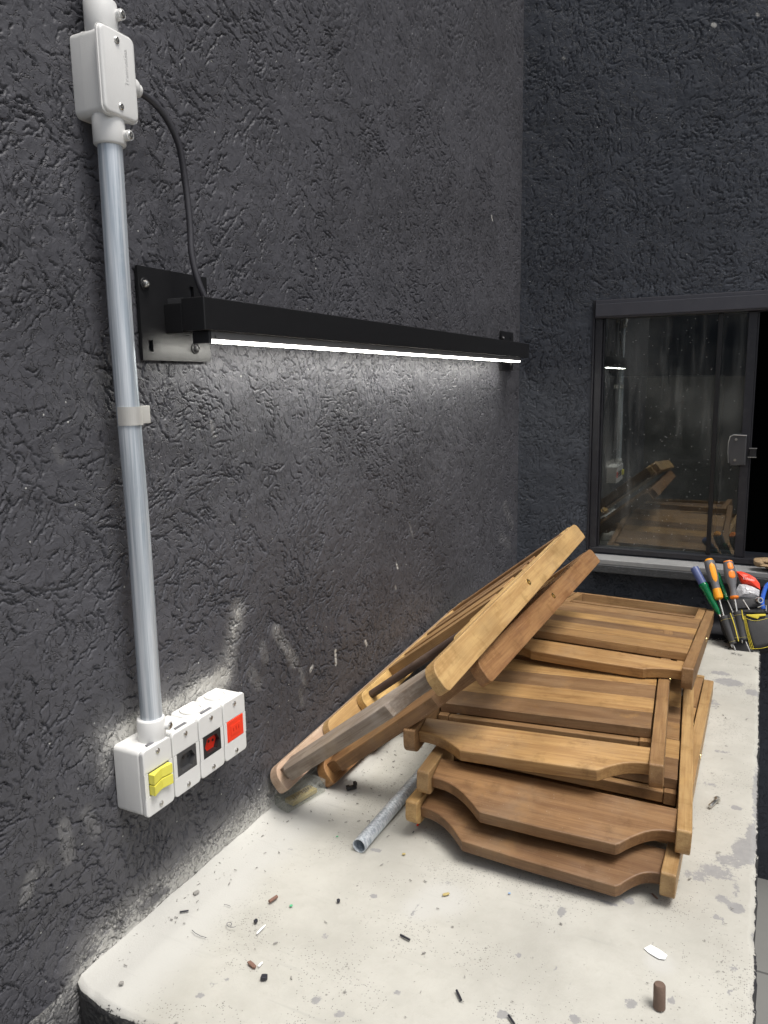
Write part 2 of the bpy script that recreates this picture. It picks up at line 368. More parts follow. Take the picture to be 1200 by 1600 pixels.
M['piping'] = mat_plain('yellow_piping', (0.72, 0.58, 0.05), 0.6)
M['thread'] = mat_plain('tan_stitching', (0.38, 0.32, 0.12), 0.7)
M['handlegrey'] = mat_plain('grey_rubber_grip', (0.13, 0.13, 0.14), 0.55)
M['orange'] = mat_plain('orange_plastic', (0.90, 0.36, 0.015), 0.4, vary=0.05)
M['orangered'] = mat_plain('deep_orange_plastic', (0.90, 0.24, 0.02), 0.4, vary=0.05)
M['bluecap'] = mat_plain('slate_blue_plastic', (0.075, 0.10, 0.24), 0.4)
M['blue'] = mat_plain('bright_blue_plastic', (0.03, 0.13, 0.62), 0.3)
def mat_green():
    k = NT('green_translucent_plastic')
    return k.set(col=(0.0, 0.22, 0.075), rough=0.15, trans=0.45, ior=1.45)
M['green'] = mat_green()
M['bagwhite'] = mat_plain('clear_bag_white_parts', (0.60, 0.60, 0.62), 0.3, vary=0.5, scale=160, bump=0.002, bscale=220, coat=0.6)
M['white'] = mat_plain('white_paper', (0.86, 0.87, 0.88), 0.6, vary=0.02)
M['glove'] = mat_plain('straw_brown_leather', (0.36, 0.25, 0.14), 0.8, vary=0.45, scale=120, bump=0.002, bscale=260, dirt=0.6, dirtcol=(0.10, 0.06, 0.04))
M['rust'] = mat_plain('brown_wooden_dowel', (0.15, 0.10, 0.075), 0.7, vary=0.3, scale=120, bump=0.0005, bscale=400)
M['debrisbrown'] = mat_plain('brown_chip', (0.20, 0.11, 0.08), 0.7, vary=0.3, scale=300)
M['debrisblack'] = mat_plain('black_chip', (0.02, 0.02, 0.03), 0.4)
M['debrisgreen'] = mat_plain('green_chip', (0.10, 0.45, 0.22), 0.5)
M['debristan'] = mat_plain('tan_chip', (0.45, 0.36, 0.15), 0.7)
M['debrisblue'] = mat_plain('pale_blue_chip', (0.25, 0.38, 0.6), 0.6)
M['mortar'] = mat_plain('grey_mortar_crumb', (0.30, 0.29, 0.27), 0.9, bump=0.002)

# ------------------------------------------------------------------ mesh helpers
class MB:
    """collects bevelled boards, prisms, lathes and tubes into one mesh"""
    def __init__(s): s.v = []; s.f = []; s.gc = []; s.tn = []; s.sm = []
    def add(s, verts, faces, gc=None, tone=None, smooth=False, mat=None):
        o = len(s.v)
        for i, p in enumerate(verts):
            s.v.append(tuple(p)); s.gc.append(tuple(gc[i]) if gc is not None else tuple(p)); s.tn.append(0.5 if tone is None else tone)
        for f in faces: s.f.append(tuple(o+i for i in f)); s.sm.append(smooth)
        return s
    def from_bm(s, bm, grain=0, tone=None, smooth=False, xf=None, wob=0.0):
        bm.verts.ensure_lookup_table(); bm.verts.index_update()
        off = (rng.uniform(0, 50), rng.uniform(0, 50), rng.uniform(0, 50))
        vs, gc = [], []
        for v in bm.verts:
            p = v.co.copy()
            q = [p[0], p[1], p[2]]
            q[0], q[grain] = q[grain], q[0]
            gc.append((q[0]+off[0], q[1]+off[1], q[2]+off[2]))
            vs.append(xf @ p if xf else p)
        s.add(vs, [[v.index for v in f.verts] for f in bm.faces], gc, rng.uniform(0.2, 0.8) if tone is None else tone, smooth)
        bm.free(); return s
    def box(s, x0, x1, y0, y1, z0, z1, bev=0.0015, seg=2, grain=0, tone=None, xf=None, smooth=False):
        bm = bmesh.new()
        bmesh.ops.create_cube(bm, size=1.0)
        for v in bm.verts:
            v.co = Vector((x0+(v.co.x+.5)*(x1-x0), y0+(v.co.y+.5)*(y1-y0), z0+(v.co.z+.5)*(z1-z0)))
        b = min(bev, 0.45*min(abs(x1-x0), abs(y1-y0), abs(z1-z0)))
        if b > 0: bmesh.ops.bevel(bm, geom=list(bm.edges), offset=b, segments=seg, profile=0.5, affect='EDGES')
        return s.from_bm(bm, grain, tone, smooth, xf)
    def prism(s, pts, h0, h1, axis=2, bev=0.0015, grain=0, tone=None, xf=None, smooth=False, seg=2):
        """polygon pts (a,b) extruded along axis; (a,b) fill the other two axes in order"""
        bm = bmesh.new()
        def mk(a, b, h):
            c = [a, b]; c.insert(axis, h); return Vector(c)
        lo = [bm.verts.new(mk(a, b, h0)) for a, b in pts]; hi = [bm.verts.new(mk(a, b, h1)) for a, b in pts]
        n = len(pts)
        f0 = bm.faces.new(lo[::-1]); f1 = bm.faces.new(hi)
        for i in range(n): bm.faces.new((lo[i], lo[(i+1) % n], hi[(i+1) % n], hi[i]))
        bmesh.ops.recalc_face_normals(bm, faces=list(bm.faces))
        if bev > 0:
            ed = list(f0.edges)+list(f1.edges)
            bmesh.ops.bevel(bm, geom=ed, offset=bev, segments=seg, profile=0.5, affect='EDGES')
        return s.from_bm(bm, grain, tone, smooth, xf)
    def lathe(s, prof, axis_from, axis_to, n=24, tone=None):
        """prof: (t along axis in metres, radius)"""
        a = Vector(axis_from); d = (Vector(axis_to)-a).normalized()
        u = d.orthogonal().normalized(); w = d.cross(u)
        vs, fs, gc = [], [], []
        for (t, r) in prof:
            for i in range(n):
                th = 2*math.pi*i/n
                vs.append(a+d*t+(u*math.cos(th)+w*math.sin(th))*r); gc.append((t, r*math.cos(th), r*math.sin(th)))
        for j in range(len(prof)-1):
            for i in range(n):
                fs.append((j*n+i, j*n+(i+1) % n, (j+1)*n+(i+1) % n, (j+1)*n+i))
        if prof[0][1] > 1e-6: fs.append(tuple(range(n))[::-1])
        if prof[-1][1] > 1e-6: fs.append(tuple((len(prof)-1)*n+i for i in range(n)))
        return s.add(vs, fs, gc, tone, True)
    def cyl(s, a, b, r, n=24, bev=0.0, tone=None):
        L = (Vector(b)-Vector(a)).length
        pr = [(0, r), (L, r)] if not bev else [(0, r-bev), (bev*0.4, r-bev*0.3), (bev, r), (L-bev, r), (L-bev*0.4, r-bev*0.3), (L, r-bev)]
        return s.lathe(pr, a, b, n, tone)
    def tube(s, pts, r, n=12, radii=None):
        P = [Vector(p) for p in pts]; vs, fs = [], []
        up = None
        for i, p in enumerate(P):
            t = (P[min(i+1, len(P)-1)]-P[max(i-1, 0)]).normalized()
            if up is None: up = t.orthogonal().normalized()
            up = (up-t*up.dot(t)).normalized(); w = t.cross(up)
            rr = radii[i] if radii else r
            for j in range(n):
                a = 2*math.pi*j/n; vs.append(p+(up*math.cos(a)+w*math.sin(a))*rr)
        for i in range(len(P)-1):
            for j in range(n): fs.append((i*n+j, i*n+(j+1) % n, (i+1)*n+(j+1) % n, (i+1)*n+j))
        fs.append(tuple(range(n))[::-1]); fs.append(tuple((len(P)-1)*n+j for j in range(n)))
        return s.add(vs, fs, None, None, True)
    def pipe(s, a, b, r, t, n=28):
        """open hollow pipe"""
        a, b = Vector(a), Vector(b); L = (b-a).length
        d = (b-a).normalized(); u = d.orthogonal().normalized(); w = d.cross(u)
        vs, fs = [], []
        for (tt, rr) in ((0, r), (L, r), (L, r-t), (0, r-t)):
            for i in range(n):
                th = 2*math.pi*i/n; vs.append(a+d*tt+(u*math.cos(th)+w*math.sin(th))*rr)
        for j in range(4):
            k = (j+1) % 4
            for i in range(n): fs.append((j*n+i, j*n+(i+1) % n, k*n+(i+1) % n, k*n+i))
        return s.add(vs, fs, None, None, True)
    def build(s, name, mat, parent=None, sharp=38):
        me = bpy.data.meshes.new(name)
        me.from_pydata(s.v, [], s.f); me.update()
        a = me.attributes.new('gc', 'FLOAT_VECTOR', 'POINT'); a.data.foreach_set('vector', np.array(s.gc, dtype=np.float32).ravel())
        a = me.attributes.new('tone', 'FLOAT', 'POINT'); a.data.foreach_set('value', np.array(s.tn, dtype=np.float32))
        me.polygons.foreach_set('use_smooth', s.sm)
        me.materials.append(M[mat] if isinstance(mat, str) else mat)
        if any(s.sm): me.set_sharp_from_angle(angle=rad(sharp))
        bm = bmesh.new(); bm.from_mesh(me); bmesh.ops.recalc_face_normals(bm, faces=bm.faces); bm.to_mesh(me); bm.free()
        o = bpy.data.objects.new(name, me); C.objects.link(o)
        if parent: o.parent = parent
        return o

def tag(o, label=None, cat=None, group=None, kind=None):
    if label: o['label'] = label
    if cat: o['category'] = cat
    if group: o['group'] = group
    if kind: o['kind'] = kind
    return o
def thing(name, label, cat, mw=None, loc=None, group=None):
    o = bpy.data.objects.new(name, None); C.objects.link(o); o.empty_display_size = 0.05
    if mw is not None: o.matrix_world = mw
    if loc is not None: o.location = loc
    return tag(o, label, cat, group)

def vnoise(x, y, f, seed=0):
    """value noise for numpy arrays, 0..1"""
    r = np.random.default_rng(seed); T = r.random((256, 256))
    X, Y = x*f+100, y*f+100
    xi, yi = np.floor(X).astype(int), np.floor(Y).astype(int); fx, fy = X-xi, Y-yi
    fx = fx*fx*(3-2*fx); fy = fy*fy*(3-2*fy)
    g = lambda a, b: T[a % 256, b % 256]
    return (g(xi, yi)*(1-fx)+g(xi+1, yi)*fx)*(1-fy)+(g(xi, yi+1)*(1-fx)+g(xi+1, yi+1)*fx)*fy
def fbm(x, y, f, seed=0, o=4):
    s_ = 0; a = 0.5; tot = 0
    for i in range(o): s_ = s_+a*vnoise(x, y, f*2**i, seed+i); tot += a; a *= 0.55
    return s_/tot
def sstep(a, b, x):
    t = np.clip((x-a)/(b-a), 0, 1); return t*t*(3-2*t)

def grid_mesh(name, us, vs_, posf, mat, attrs=None, flip=False):
    U, V = np.meshgrid(us, vs_, indexing='ij')
    P = posf(U, V); nu, nv = U.shape
    idx = np.arange(nu*nv).reshape(nu, nv)
    F = np.stack([idx[:-1, :-1], idx[1:, :-1], idx[1:, 1:], idx[:-1, 1:]], -1).reshape(-1, 4)
    me = bpy.data.meshes.new(name)
    if flip: F = F[:, ::-1]
    nf = len(F)
    me.vertices.add(nu*nv); me.vertices.foreach_set('co', P.reshape(-1).astype(np.float32))
    me.loops.add(nf*4); me.loops.foreach_set('vertex_index', F.reshape(-1).astype(np.int32))
    me.polygons.add(nf); me.polygons.foreach_set('loop_start', np.arange(0, nf*4, 4, dtype=np.int32))
    me.update(calc_edges=True)
    uvl = me.uv_layers.new(name='UVMap')
    li = np.empty(len(me.loops), dtype=np.int32); me.loops.foreach_get('vertex_index', li)
    uv = np.stack([U.ravel(), V.ravel()], 1)[li].astype(np.float32)
    uvl.data.foreach_set('uv', uv.ravel())
    for k_, f_ in (attrs or {}).items():
        a = me.attributes.new(k_, 'FLOAT', 'POINT'); a.data.foreach_set('value', f_(U, V).astype(np.float32).ravel())
    me.polygons.foreach_set('use_smooth', [True]*len(me.polygons))
    me.materials.append(M[mat]); return me
def link(name, me, parent=None):
    o = bpy.data.objects.new(name, me); C.objects.link(o)
    if parent: o.parent = parent
    return o

# ------------------------------------------------------------------ setting
D = 2.65
TOPZ = 3.1
FLOOR = -0.9

# --- left wall, with the render side as a dense sheet joined to a thick body
def seg_d(y, z, a, b):
    ax, ay = a; bx, by = b; t = np.clip(((y-ax)*(bx-ax)+(z-ay)*(by-ay))/((bx-ax)**2+(by-ay)**2+1e-9), 0, 1)
    return np.hypot(y-ax-t*(bx-ax), z-ay-t*(by-ay))
WY = lambda u, v: (lambda p: (p.y, p.z))(hit(u, v, 0, 0.0))
dust_marks = [  # pixel segment on the wall, width m, strength
    ((432, 985), (462, 1035), 0.012, 0.50), ((470, 1045), (478, 1070), 0.006, 0.42), ((410, 1010), (416, 1030), 0.010, 0.36),
    ((525, 1017), (526, 1038), 0.0035, 0.80), ((486, 1048), (489, 1042), 0.004, 0.6), ((572, 1002), (574, 1008), 0.004, 0.7),
    ((620, 880), (622, 888), 0.003, 0.62), ((618, 916), (619, 920), 0.003, 0.5), ((768, 338), (770, 344), 0.004, 0.7), ((640, 815), (646, 840), 0.004, 0.32),
    ((392, 1050), (405, 1070), 0.012, 0.36), ((470, 1080), (474, 1100), 0.006, 0.36), ((788, 790), (800, 820), 0.02, 0.3), ((782, 840), (795, 850), 0.02, 0.3),
    ((100, 1290), (108, 1340), 0.010, 0.42), ((48, 1370), (40, 1405), 0.009, 0.46), ((135, 1270), (150, 1300), 0.010, 0.36),
    ((60, 1350), (75, 1360), 0.008, 0.3), ((290, 1320), (300, 1335), 0.01, 0.3),
    ((85, 700), (95, 720), 0.006, 0.3), ((330, 660), (334, 680), 0.004, 0.3)]
def wall_dust(Y, Z):
    d = np.zeros_like(Y)
    for a, b, w, s_ in dust_marks:
        s_ = s_*(0.72 if w > .005 else 0.95)
        dd = seg_d(Y, Z, WY(*a), WY(*b)); d = np.maximum(d, s_*(1-sstep(w*0.5, w*2.0, dd))*(1 if w > .006 else 1))
    # lime dust thrown up over the outlet boxes
    t = seg_d(Y, Z, (0.70, 0.305), (0.95, 0.305))
    up = Z > 0.25
    d = np.maximum(d, np.where(up, (0.50*(1-sstep(-0.01, 0.034, t))+0.34*(1-sstep(0.0, 0.10, t)))*(0.45+0.95*fbm(Y, Z, 26, 66)), 0))
    t = seg_d(Y, Z, (0.955, 0.30), (0.995, 0.40)); d = np.maximum(d, 0.46*(1-sstep(0.0, 0.05, t))*(0.4+fbm(Y, Z, 30, 67)))
    t = seg_d(Y, Z, (0.69, 0.26), (0.685, 0.32)); d = np.maximum(d, 0.40*(1-sstep(0.0, 0.035, t)))
    # cream smear along the foot of the wall
    edge = 0.012+0.018*fbm(Y, Z, 14, 3)
    base = (1-sstep(0.0, 1.0, (Z-edge*0.15)/(edge)))
    soft = 0.62*(1-sstep(0.0, 0.11, Z))*sstep(0.35, 0.6, fbm(Y, Z, 9, 8)+0.16)
    near = sstep(0.55, 0.66, Y)*(1-0.6*sstep(1.2, 1.8, Y))
    d = np.maximum(d, np.where(Z > -0.004, np.maximum(base*1.0, soft)*near, 0))
    low = np.where((Z < 0.0) & (Y < 0.66) & (Y > 0.45), 0.45*(1-sstep(0, 0.12, -Z)), 0)
    d = np.maximum(d, low)
    return d
def groove_field(ys, zs, seed=5, box=(0.42, 2.65, -0.12, 2.12), per=4600, scale=1.0):
    """trowel grooves dragged into the wet render: curved strokes following a slow swirl, cut as real relief"""
    H = np.zeros((len(ys), len(zs)), dtype=np.float32)
    r = np.random.default_rng(seed)
    y0, y1, z0, z1 = box
    N = int((y1-y0)*(z1-z0)*per)
    cy, cz = r.uniform(y0, y1, N), r.uniform(z0, z1, N)
    sw = fbm(cy, cz, 2.6, 77, 2); dens = fbm(cy, cz, 9.0, 78, 3)
    ok = r.random(N) < sstep(0.30, 0.58, dens)*0.75+0.25
    ang = sw*13+r.normal(0, 0.38, N)+(r.random(N) < 0.12)*r.uniform(-1.5, 1.5, N)
    ln = r.gamma(1.7, 0.0050, N)+0.0022; wd = r.uniform(0.0007, 0.0012, N)*(1+ln*8)*scale; dp = r.uniform(0.0018, 0.0038, N)*scale
    cv = r.normal(0, 28, N); wob = r.uniform(0, 6.3, N)
    for i in range(N):
        if not ok[i]: continue
        R_ = ln[i]+wd[i]*3
        a0, a1 = np.searchsorted(ys, (cy[i]-R_, cy[i]+R_)); b0, b1 = np.searchsorted(zs, (cz[i]-R_, cz[i]+R_))
        if a1-a0 < 2 or b1-b0 < 2: continue
        dy = ys[a0:a1, None]-cy[i]; dz = zs[None, b0:b1]-cz[i]
        c, s_ = math.cos(ang[i]), math.sin(ang[i])
        al = dy*c+dz*s_; ac = dz*c-dy*s_
        ac = ac-cv[i]*al*al+0.0009*np.sin(al*520+wob[i])+0.0004*np.sin(al*1500+wob[i]*3)
        q = (al/ln[i])**2
        w = wd[i]*np.sqrt(np.clip(1.15-q, 0.15, 1))
        g = np.exp(-(ac/w)**4)*np.clip(1.25-q, 0, 1)
        lip = 0.08*np.exp(-((ac-w*1.9)/(w*0.9))**2)*np.clip(1.1-q, 0, 1)
        blk = H[a0:a1, b0:b1]
        np.minimum(blk, -dp[i]*g, out=blk)
        blk += (dp[i]*lip*0.6).astype(np.float32)
    return H
us = np.concatenate([np.linspace(-0.6, 0.2, 12)[:-1], np.arange(0.2, 0.45, 0.007), np.arange(0.45, 1.2, 0.00135), np.arange(1.2, 1.35, 0.002), np.arange(1.35, D-0.001, 0.0026), [D]])
vz = np.concatenate([np.linspace(FLOOR, -0.15, 12)[:-1], np.arange(-0.15, 1.45, 0.0015), np.arange(1.45, 2.1, 0.003), np.linspace(2.1, TOPZ, 14)[1:]])
us = us[np.concatenate([[True], np.diff(us) > 0.0008])]; vz = vz[np.concatenate([[True], np.diff(vz) > 0.0008])]
us[-1] = D
GROOVE = groove_field(us, vz)
def posL(Y, Z):
    X = (fbm(Y, Z, 2.0, 21)-0.5)*0.008+(fbm(Y, Z, 12, 31)-0.5)*0.002
    X = X*(1-sstep(D-0.1, D, Y)*0.5)+GROOVE*sstep(0.0, 0.02, D-Y)+(fbm(Y, Z, 110, 41, 3)-0.5)*0.0010+(fbm(Y, Z, 38, 43, 2)-0.5)*0.0009
    return np.stack([X, Y, Z], -1)
meL = grid_mesh('left_wall', us, vz, posL, 'wall', {'dust': wall_dust})
wallL = thing('left_wall', 'black textured plaster wall on the left carrying the light bar and conduit', 'wall', loc=(0, 0, FLOOR))
o = link('plaster_face', meL, wallL); o.location = (0, 0, -FLOOR)
MB().box(-0.25, -0.012, -0.6, D+0.25, FLOOR, TOPZ, 0.0).build('wall_core', 'wall_shaded', wallL).location = (0, 0, -FLOOR)

# --- back wall with window opening
WX0, WX1, WZ0, WZ1 = 0.258, 1.62, 0.185, 1.045
def back_dust(X, Z):
    d = np.zeros_like(X)
    def at(u, v): p = hit(u, v, 1, D); return (p.x, p.z)
    for a, b, w, s_ in [((1114, 38), (1117, 40), 0.005, 0.85), ((880, 90), (882, 92), 0.004, 0.5), ((1183, 22), (1185, 24), 0.004, 0.6)]:
        d = np.maximum(d, s_*(1-sstep(w*0.5, w*1.8, seg_d(X, Z, at(*a), at(*b)))))
    return d
wallB = thing('back_wall', 'black textured plaster wall at the far end around the sliding window', 'wall', loc=(0, D, FLOOR))
def back_piece(nm, x0, x1, z0, z1):
    def steps(a, b, fa, fb, fine):
        out = [a]
        while out[-1] < b-1e-9:
            t = out[-1]; out.append(min(b, t+(fine if fa <= t < fb else 0.04)) if not (t < fa < t+0.04) else fa)
        return np.array(sorted(set(round(q, 6) for q in out)))
    xs_, zs_ = steps(x0, x1, 0.0, 0.86, 0.0026), steps(z0, z1, -0.05, 2.15, 0.0030)
    G = groove_field(xs_, zs_, 9, (0.0, 0.9, -0.06, 2.16), 4500, 1.1)
    def pos(X, Z):
        Y = D+(fbm(X, Z, 2.3, 51)-0.5)*0.008-G*sstep(0.0, 0.012, X)
        return np.stack([X, Y-(fbm(X, Z, 110, 41, 3)-0.5)*0.0010, Z], -1)
    return grid_mesh(nm, xs_, zs_, pos, 'wall_shaded', {'dust': back_dust})
# one joined plaster face made of four pieces around the opening
bmj = bmesh.new()
for a in ((0.0, WX0, FLOOR, TOPZ), (WX0, WX1, WZ1, TOPZ), (WX0, WX1, FLOOR, WZ0), (WX1, 5.0, FLOOR, TOPZ)):
    bmj.from_mesh(back_piece('tmp', *a))
meB = bpy.data.meshes.new('plaster_face'); bmj.to_mesh(meB); bmj.free()
meB.materials.append(M['wall_shaded'])
o = link('plaster_face', meB, wallB); o.location = (0, -D, -FLOOR)
mb = MB()
for a in ((-0.25, WX0, FLOOR, TOPZ), (WX0, WX1, WZ1, TOPZ), (WX0, WX1, FLOOR, WZ0), (WX1, 5.0, FLOOR, TOPZ)):
    mb.box(a[0], a[1], D+0.008, D+0.22, a[2], a[3], 0.0)
mb.build('wall_core', 'wall_shaded', wallB).location = (0, -D, -FLOOR)

# --- floor
mb = MB(); mb.box(-40, 60, -60, 60, FLOOR-0.3, FLOOR, 0.0)
tag(mb.build('floor', 'floor'), kind='structure')

# --- masonry bench (slab)
SX = 0.812
def front_y(X): return 0.600+0.016*np.exp(-X/0.03)+0.004*(fbm(X, X*0, 25, 71)-0.5)*2
smudges = []   # x, y, rx, ry, strength
def sm(u, v, ru, rv, s_):
    p = hit(u, v, 2, 0.0); q = hit(u+ru, v, 2, 0.0); r_ = hit(u, v-rv, 2, 0.0)
    smudges.append((p.x, p.y, abs((q-p).length), abs(r_.y-p.y), s_))
for a in [(1162, 1330, 20, 26, .50), (1176, 1310, 12, 30, .52), (1120, 1362, 34, 14, .40), (1090, 1368, 26, 12, .36), (1140, 1345, 26, 12, .42), (1182, 1240, 8, 60, .40), (1187, 1190, 5, 40, .42), (1150, 1418, 14, 9, .62), (1128, 1405, 14, 10, .40), (1118, 1432, 7, 6, .5), (1130, 1440, 5, 7, .45),
          (1138, 1066, 26, 7, .52), (1175, 1082, 12, 6, .50), (1150, 1262, 10, 4, .55), (1115, 1100, 14, 10, .34), (1125, 1052, 20, 4, .45), (1110, 1225, 16, 5, .34), (1130, 1175, 20, 5, .32),
          (1098, 1085, 8, 20, .42), (878, 1425, 8, 10, .56), (983, 1408, 11, 7, .52), (950, 1412, 20, 4, .42), (810, 1492, 6, 5, .5), (620, 1552, 9, 7, .40), (530, 1585, 10, 9, .52), (495, 1562, 9, 12, .44), (785, 1585, 12, 9, .55), (898, 1592, 12, 9, .55), (985, 1568, 12, 12, .46), (1050, 1563, 7, 8, .5),
          (868, 1512, 6, 5, .45), (312, 1555, 10, 10, .42), (508, 1462, 8, 6, .38), (586, 1400, 6, 5, .5), (455, 1327, 8, 8, .32), (588, 1328, 11, 5, .46), (583, 1400, 9, 5, .4), (575, 1478, 5, 4, .4), (612, 1470, 5, 4, .36), (960, 1530, 14, 14, .2), (650, 1420, 6, 30, .3),
          (1150, 1385, 8, 30, .3), (1178, 1460, 6, 10, .34), (1146, 1512, 8, 8, .42), (1140, 1550, 6, 8, .40), (890, 1540, 5, 20, .3), (350, 1530, 12, 10, .30), (330, 1540, 8, 10, .28), (700, 1380, 9, 6, .3), (570, 1322, 7, 4, .3)]:
    sm(*a)
for s_ in range(34):
    smudges.append((npr.uniform(0.12, 0.8), npr.uniform(0.62, 2.4), npr.uniform(0.003, 0.007), npr.uniform(0.003, 0.009), npr.uniform(0.22, 0.42)))
def st_f(X, Y):
    d = np.zeros_like(X)
    for (x, y, rx, ry, s_) in smudges:
        r_ = np.hypot((X-x)/max(rx, .002), (Y-y)/max(ry, .003)); d = np.maximum(d, (s_+0.06)*(1-sstep(0.35, 1.5, r_)))
    return d+0.08*(fbm(X, Y, 30, 5)-0.5)
def pl_f(X, Y):
    w = 0.055+0.085*fbm(Y*1.0, X*0.3, 5, 15)-0.03*sstep(1.0, 1.6, Y)
    d = 1-sstep(-0.03, 0.035, X-w)
    for (u, v, r_) in ((690, 1405, 0.045), (655, 1420, 0.03), (1030, 1505, 0.022)):
        p = hit(u, v, 2, 0); d = np.maximum(d, 0.9*(1-sstep(r_*0.4, r_*1.3, np.hypot(X-p.x, Y-p.y))))
    return d
def bk_f(X, Y):
    d = sstep(2.30, 2.50, Y)*0.95
    for (u, v, rx, ry, s_) in ((1112, 990, .05, .08, .85), (1140, 1012, .03, .03, .5), (1150, 1022, .03, .02, .5), (1165, 1038, .03, .02, .42), (1130, 1030, .02, .02, .4), (1185, 1045, .02, .03, .5)):
        p = hit(u, v, 2, 0); d = np.maximum(d, s_*(1-sstep(.3, 1.5, np.hypot((X-p.x)/rx, (Y-p.y)/ry))))
    d = np.maximum(d, 0.62*(1-sstep(0.0, 0.006, SX-X)))
    d = np.maximum(d, 0.5*(1-sstep(0.0, 0.018, Y-0.60)))
    return d
def slab_pos(U, V):
    # U runs across, V along; the last rows fold down over the edges
    fy = front_y(U*SX)
    ex = SX+0.0055*(fbm(V*2.05, V*0, 40, 91)-0.5)*2
    X = U*ex; Y = fy+(D-0.0-fy)*V
    Z = 0.007*np.exp(-X/0.012)*(0.6+0.8*fbm(Y, X, 20, 44))+(fbm(X, Y, 6, 61)-0.5)*0.003+(fbm(X, Y, 60, 62)-0.5)*0.0012
    chip = 0.006*sstep(0.0, 1.0, (X-ex+0.010)/0.010)**2*(0.5+fbm(Y, X, 45, 33))
    chipf = 0.007*(1-sstep(0.0, 0.008, Y-fy))*(0.6+fbm(X, Y, 40, 34))
    return np.stack([X, Y, Z-chip-chipf], -1)
uu = np.concatenate([np.linspace(0, 0.06, 18)[:-1], np.linspace(0.06, 0.97, 130)[:-1], np.linspace(0.97, 1.0, 10)])
vv = np.concatenate([np.linspace(0, 0.02, 14)[:-1], np.linspace(0.02, 0.5, 190)[:-1], np.linspace(0.5, 1, 120)])
def wrapf(f):
    def g(U, V): P = slab_pos(U, V); return f(P[..., 0], P[..., 1])
    return g
meS = grid_mesh('bench_top', uu, vv, slab_pos, 'slab', {'stain': wrapf(st_f), 'plaster': wrapf(pl_f), 'black': wrapf(bk_f)})
bms = bmesh.new(); bms.from_mesh(meS)
# skirt down to the floor on the front and right edges
bms.normal_update()
bms.faces.ensure_lookup_table()
bed = [e for e in bms.edges if e.is_boundary and (all(abs(v.co.y) > 0 and v.co.y < 0.64 for v in e.verts) and e.verts[0].co.z < 0.02 and abs(e.verts[0].co.x-e.verts[1].co.x) > abs(e.verts[0].co.y-e.verts[1].co.y) or all(v.co.x > SX-0.02 for v in e.verts)) and not all(v.co.y > D-0.001 for v in e.verts)]
ret = bmesh.ops.extrude_edge_only(bms, edges=bed)
nv = [g for g in ret['geom'] if isinstance(g, bmesh.types.BMVert)]
for v in nv: v.co.z -= 0.012
ret2 = bmesh.ops.extrude_edge_only(bms, edges=[g for g in ret['geom'] if isinstance(g, bmesh.types.BMEdge)])
for g in ret2['geom']:
    if isinstance(g, bmesh.types.BMVert): g.co.z = FLOOR; 
for f in bms.faces:
    if abs(f.normal.z) < 0.1 or any(v.co.z < -0.02 for v in f.verts): f.material_index = 1
bmesh.ops.recalc_face_normals(bms, faces=bms.faces)
bms.to_mesh(meS); bms.free()
meS.materials.append(M['slabside'])
bench = link('masonry_bench', meS)
tag(bench, 'cream concrete bench top stained with grey smears beside the black wall', 'bench')

# --- things across the yard that the window mirrors
mb = MB(); mb.box(-3.0, 6.0, -2.30, -2.15, FLOOR, 0.80, 0.004)
lw = mb.build('low_wall', 'lowwall'); tag(lw, 'low grey rendered wall across the yard, mirrored in the window', 'wall')
mb = MB(); mb.box(-4.0, 8.0, -3.6, -3.35, FLOOR, 1.45, 0.004)
tw = mb.build('far_wall', 'wall_shaded'); tag(tw, 'tall black wall behind the low grey wall across the yard', 'wall')
mb = MB(); mb.box(1.30, 1.42, -2.10, -1.98, FLOOR, 0.82, 0.004)
tag(mb.build('brick_pillar', 'brick'), 'orange brick pillar standing before the low grey wall', 'pillar')

# ------------------------------------------------------------------ window
win = thing('sliding_window', 'dark framed sliding window with dusty glass set in the back wall', 'window', loc=(0.9, D, WZ0))
wl = (-0.9, -D, -WZ0)
def wpart(name, mat, f, parent=win, loc=wl):
    b = MB(); f(b); o = b.build(name, mat, parent); o.location = loc if parent is win else (0, 0, 0); return o
wpart('head_track', 'headtrack', lambda b: (b.box(WX0+.002, WX1-.002, D-0.012, D+0.075, 0.985, 1.043, .0015), b.box(WX0+.004, WX1-.004, D-0.018, D-0.013, 0.990, 1.030, .001)))
wpart('frame', 'darkframe', lambda b: (b.box(WX0+.001, WX0+.024, D+0.004, D+0.075, 0.206, 0.984, .001), b.box(WX0+.001, WX1-.001, D+0.002, D+0.085, 0.188, 0.205, .001),
                                     b.box(WX0+.025, WX0+.030, D+0.02, D+0.045, 0.206, 0.984, .0008)))
wpart('frame', 'darkframe', lambda b: b.box(WX0-.006, WX0+.0, D-0.006, D+0.06, WZ0, WZ1, .0015))
gp = wpart('glass_pane', 'glass', lambda b: b.box(0.289, 0.636, D+0.030, D+0.036, 0.206, 0.984, 0.0))
wpart('stile', 'blackmetal', lambda b: b.box(0.6365, 0.650, D+0.022, D+0.044, 0.206, 0.984, .0012))
wpart('glass_pane', 'glass', lambda b: b.box(0.6505, 0.722, D+0.030, D+0.036, 0.206, 0.984, 0.0))
wpart('stile', 'darkframe', lambda b: (b.box(0.7225, 0.748, D+0.016, D+0.046, 0.206, 0.984, .0015), b.box(0.7485, 0.7535, D+0.020, D+0.030, 0.206, 0.984, .0008)))
def handle(b):
    pts = [(0.690, 0.60), (0.700, 0.606), (0.7385, 0.604), (0.7395, 0.508), (0.700, 0.506), (0.691, 0.515), (0.686, 0.545), (0.686, 0.58)]
    b.prism(pts, D-0.004, D+0.0155, axis=1, bev=.004, seg=3)
hd = wpart('handle', 'darkgrey', handle)
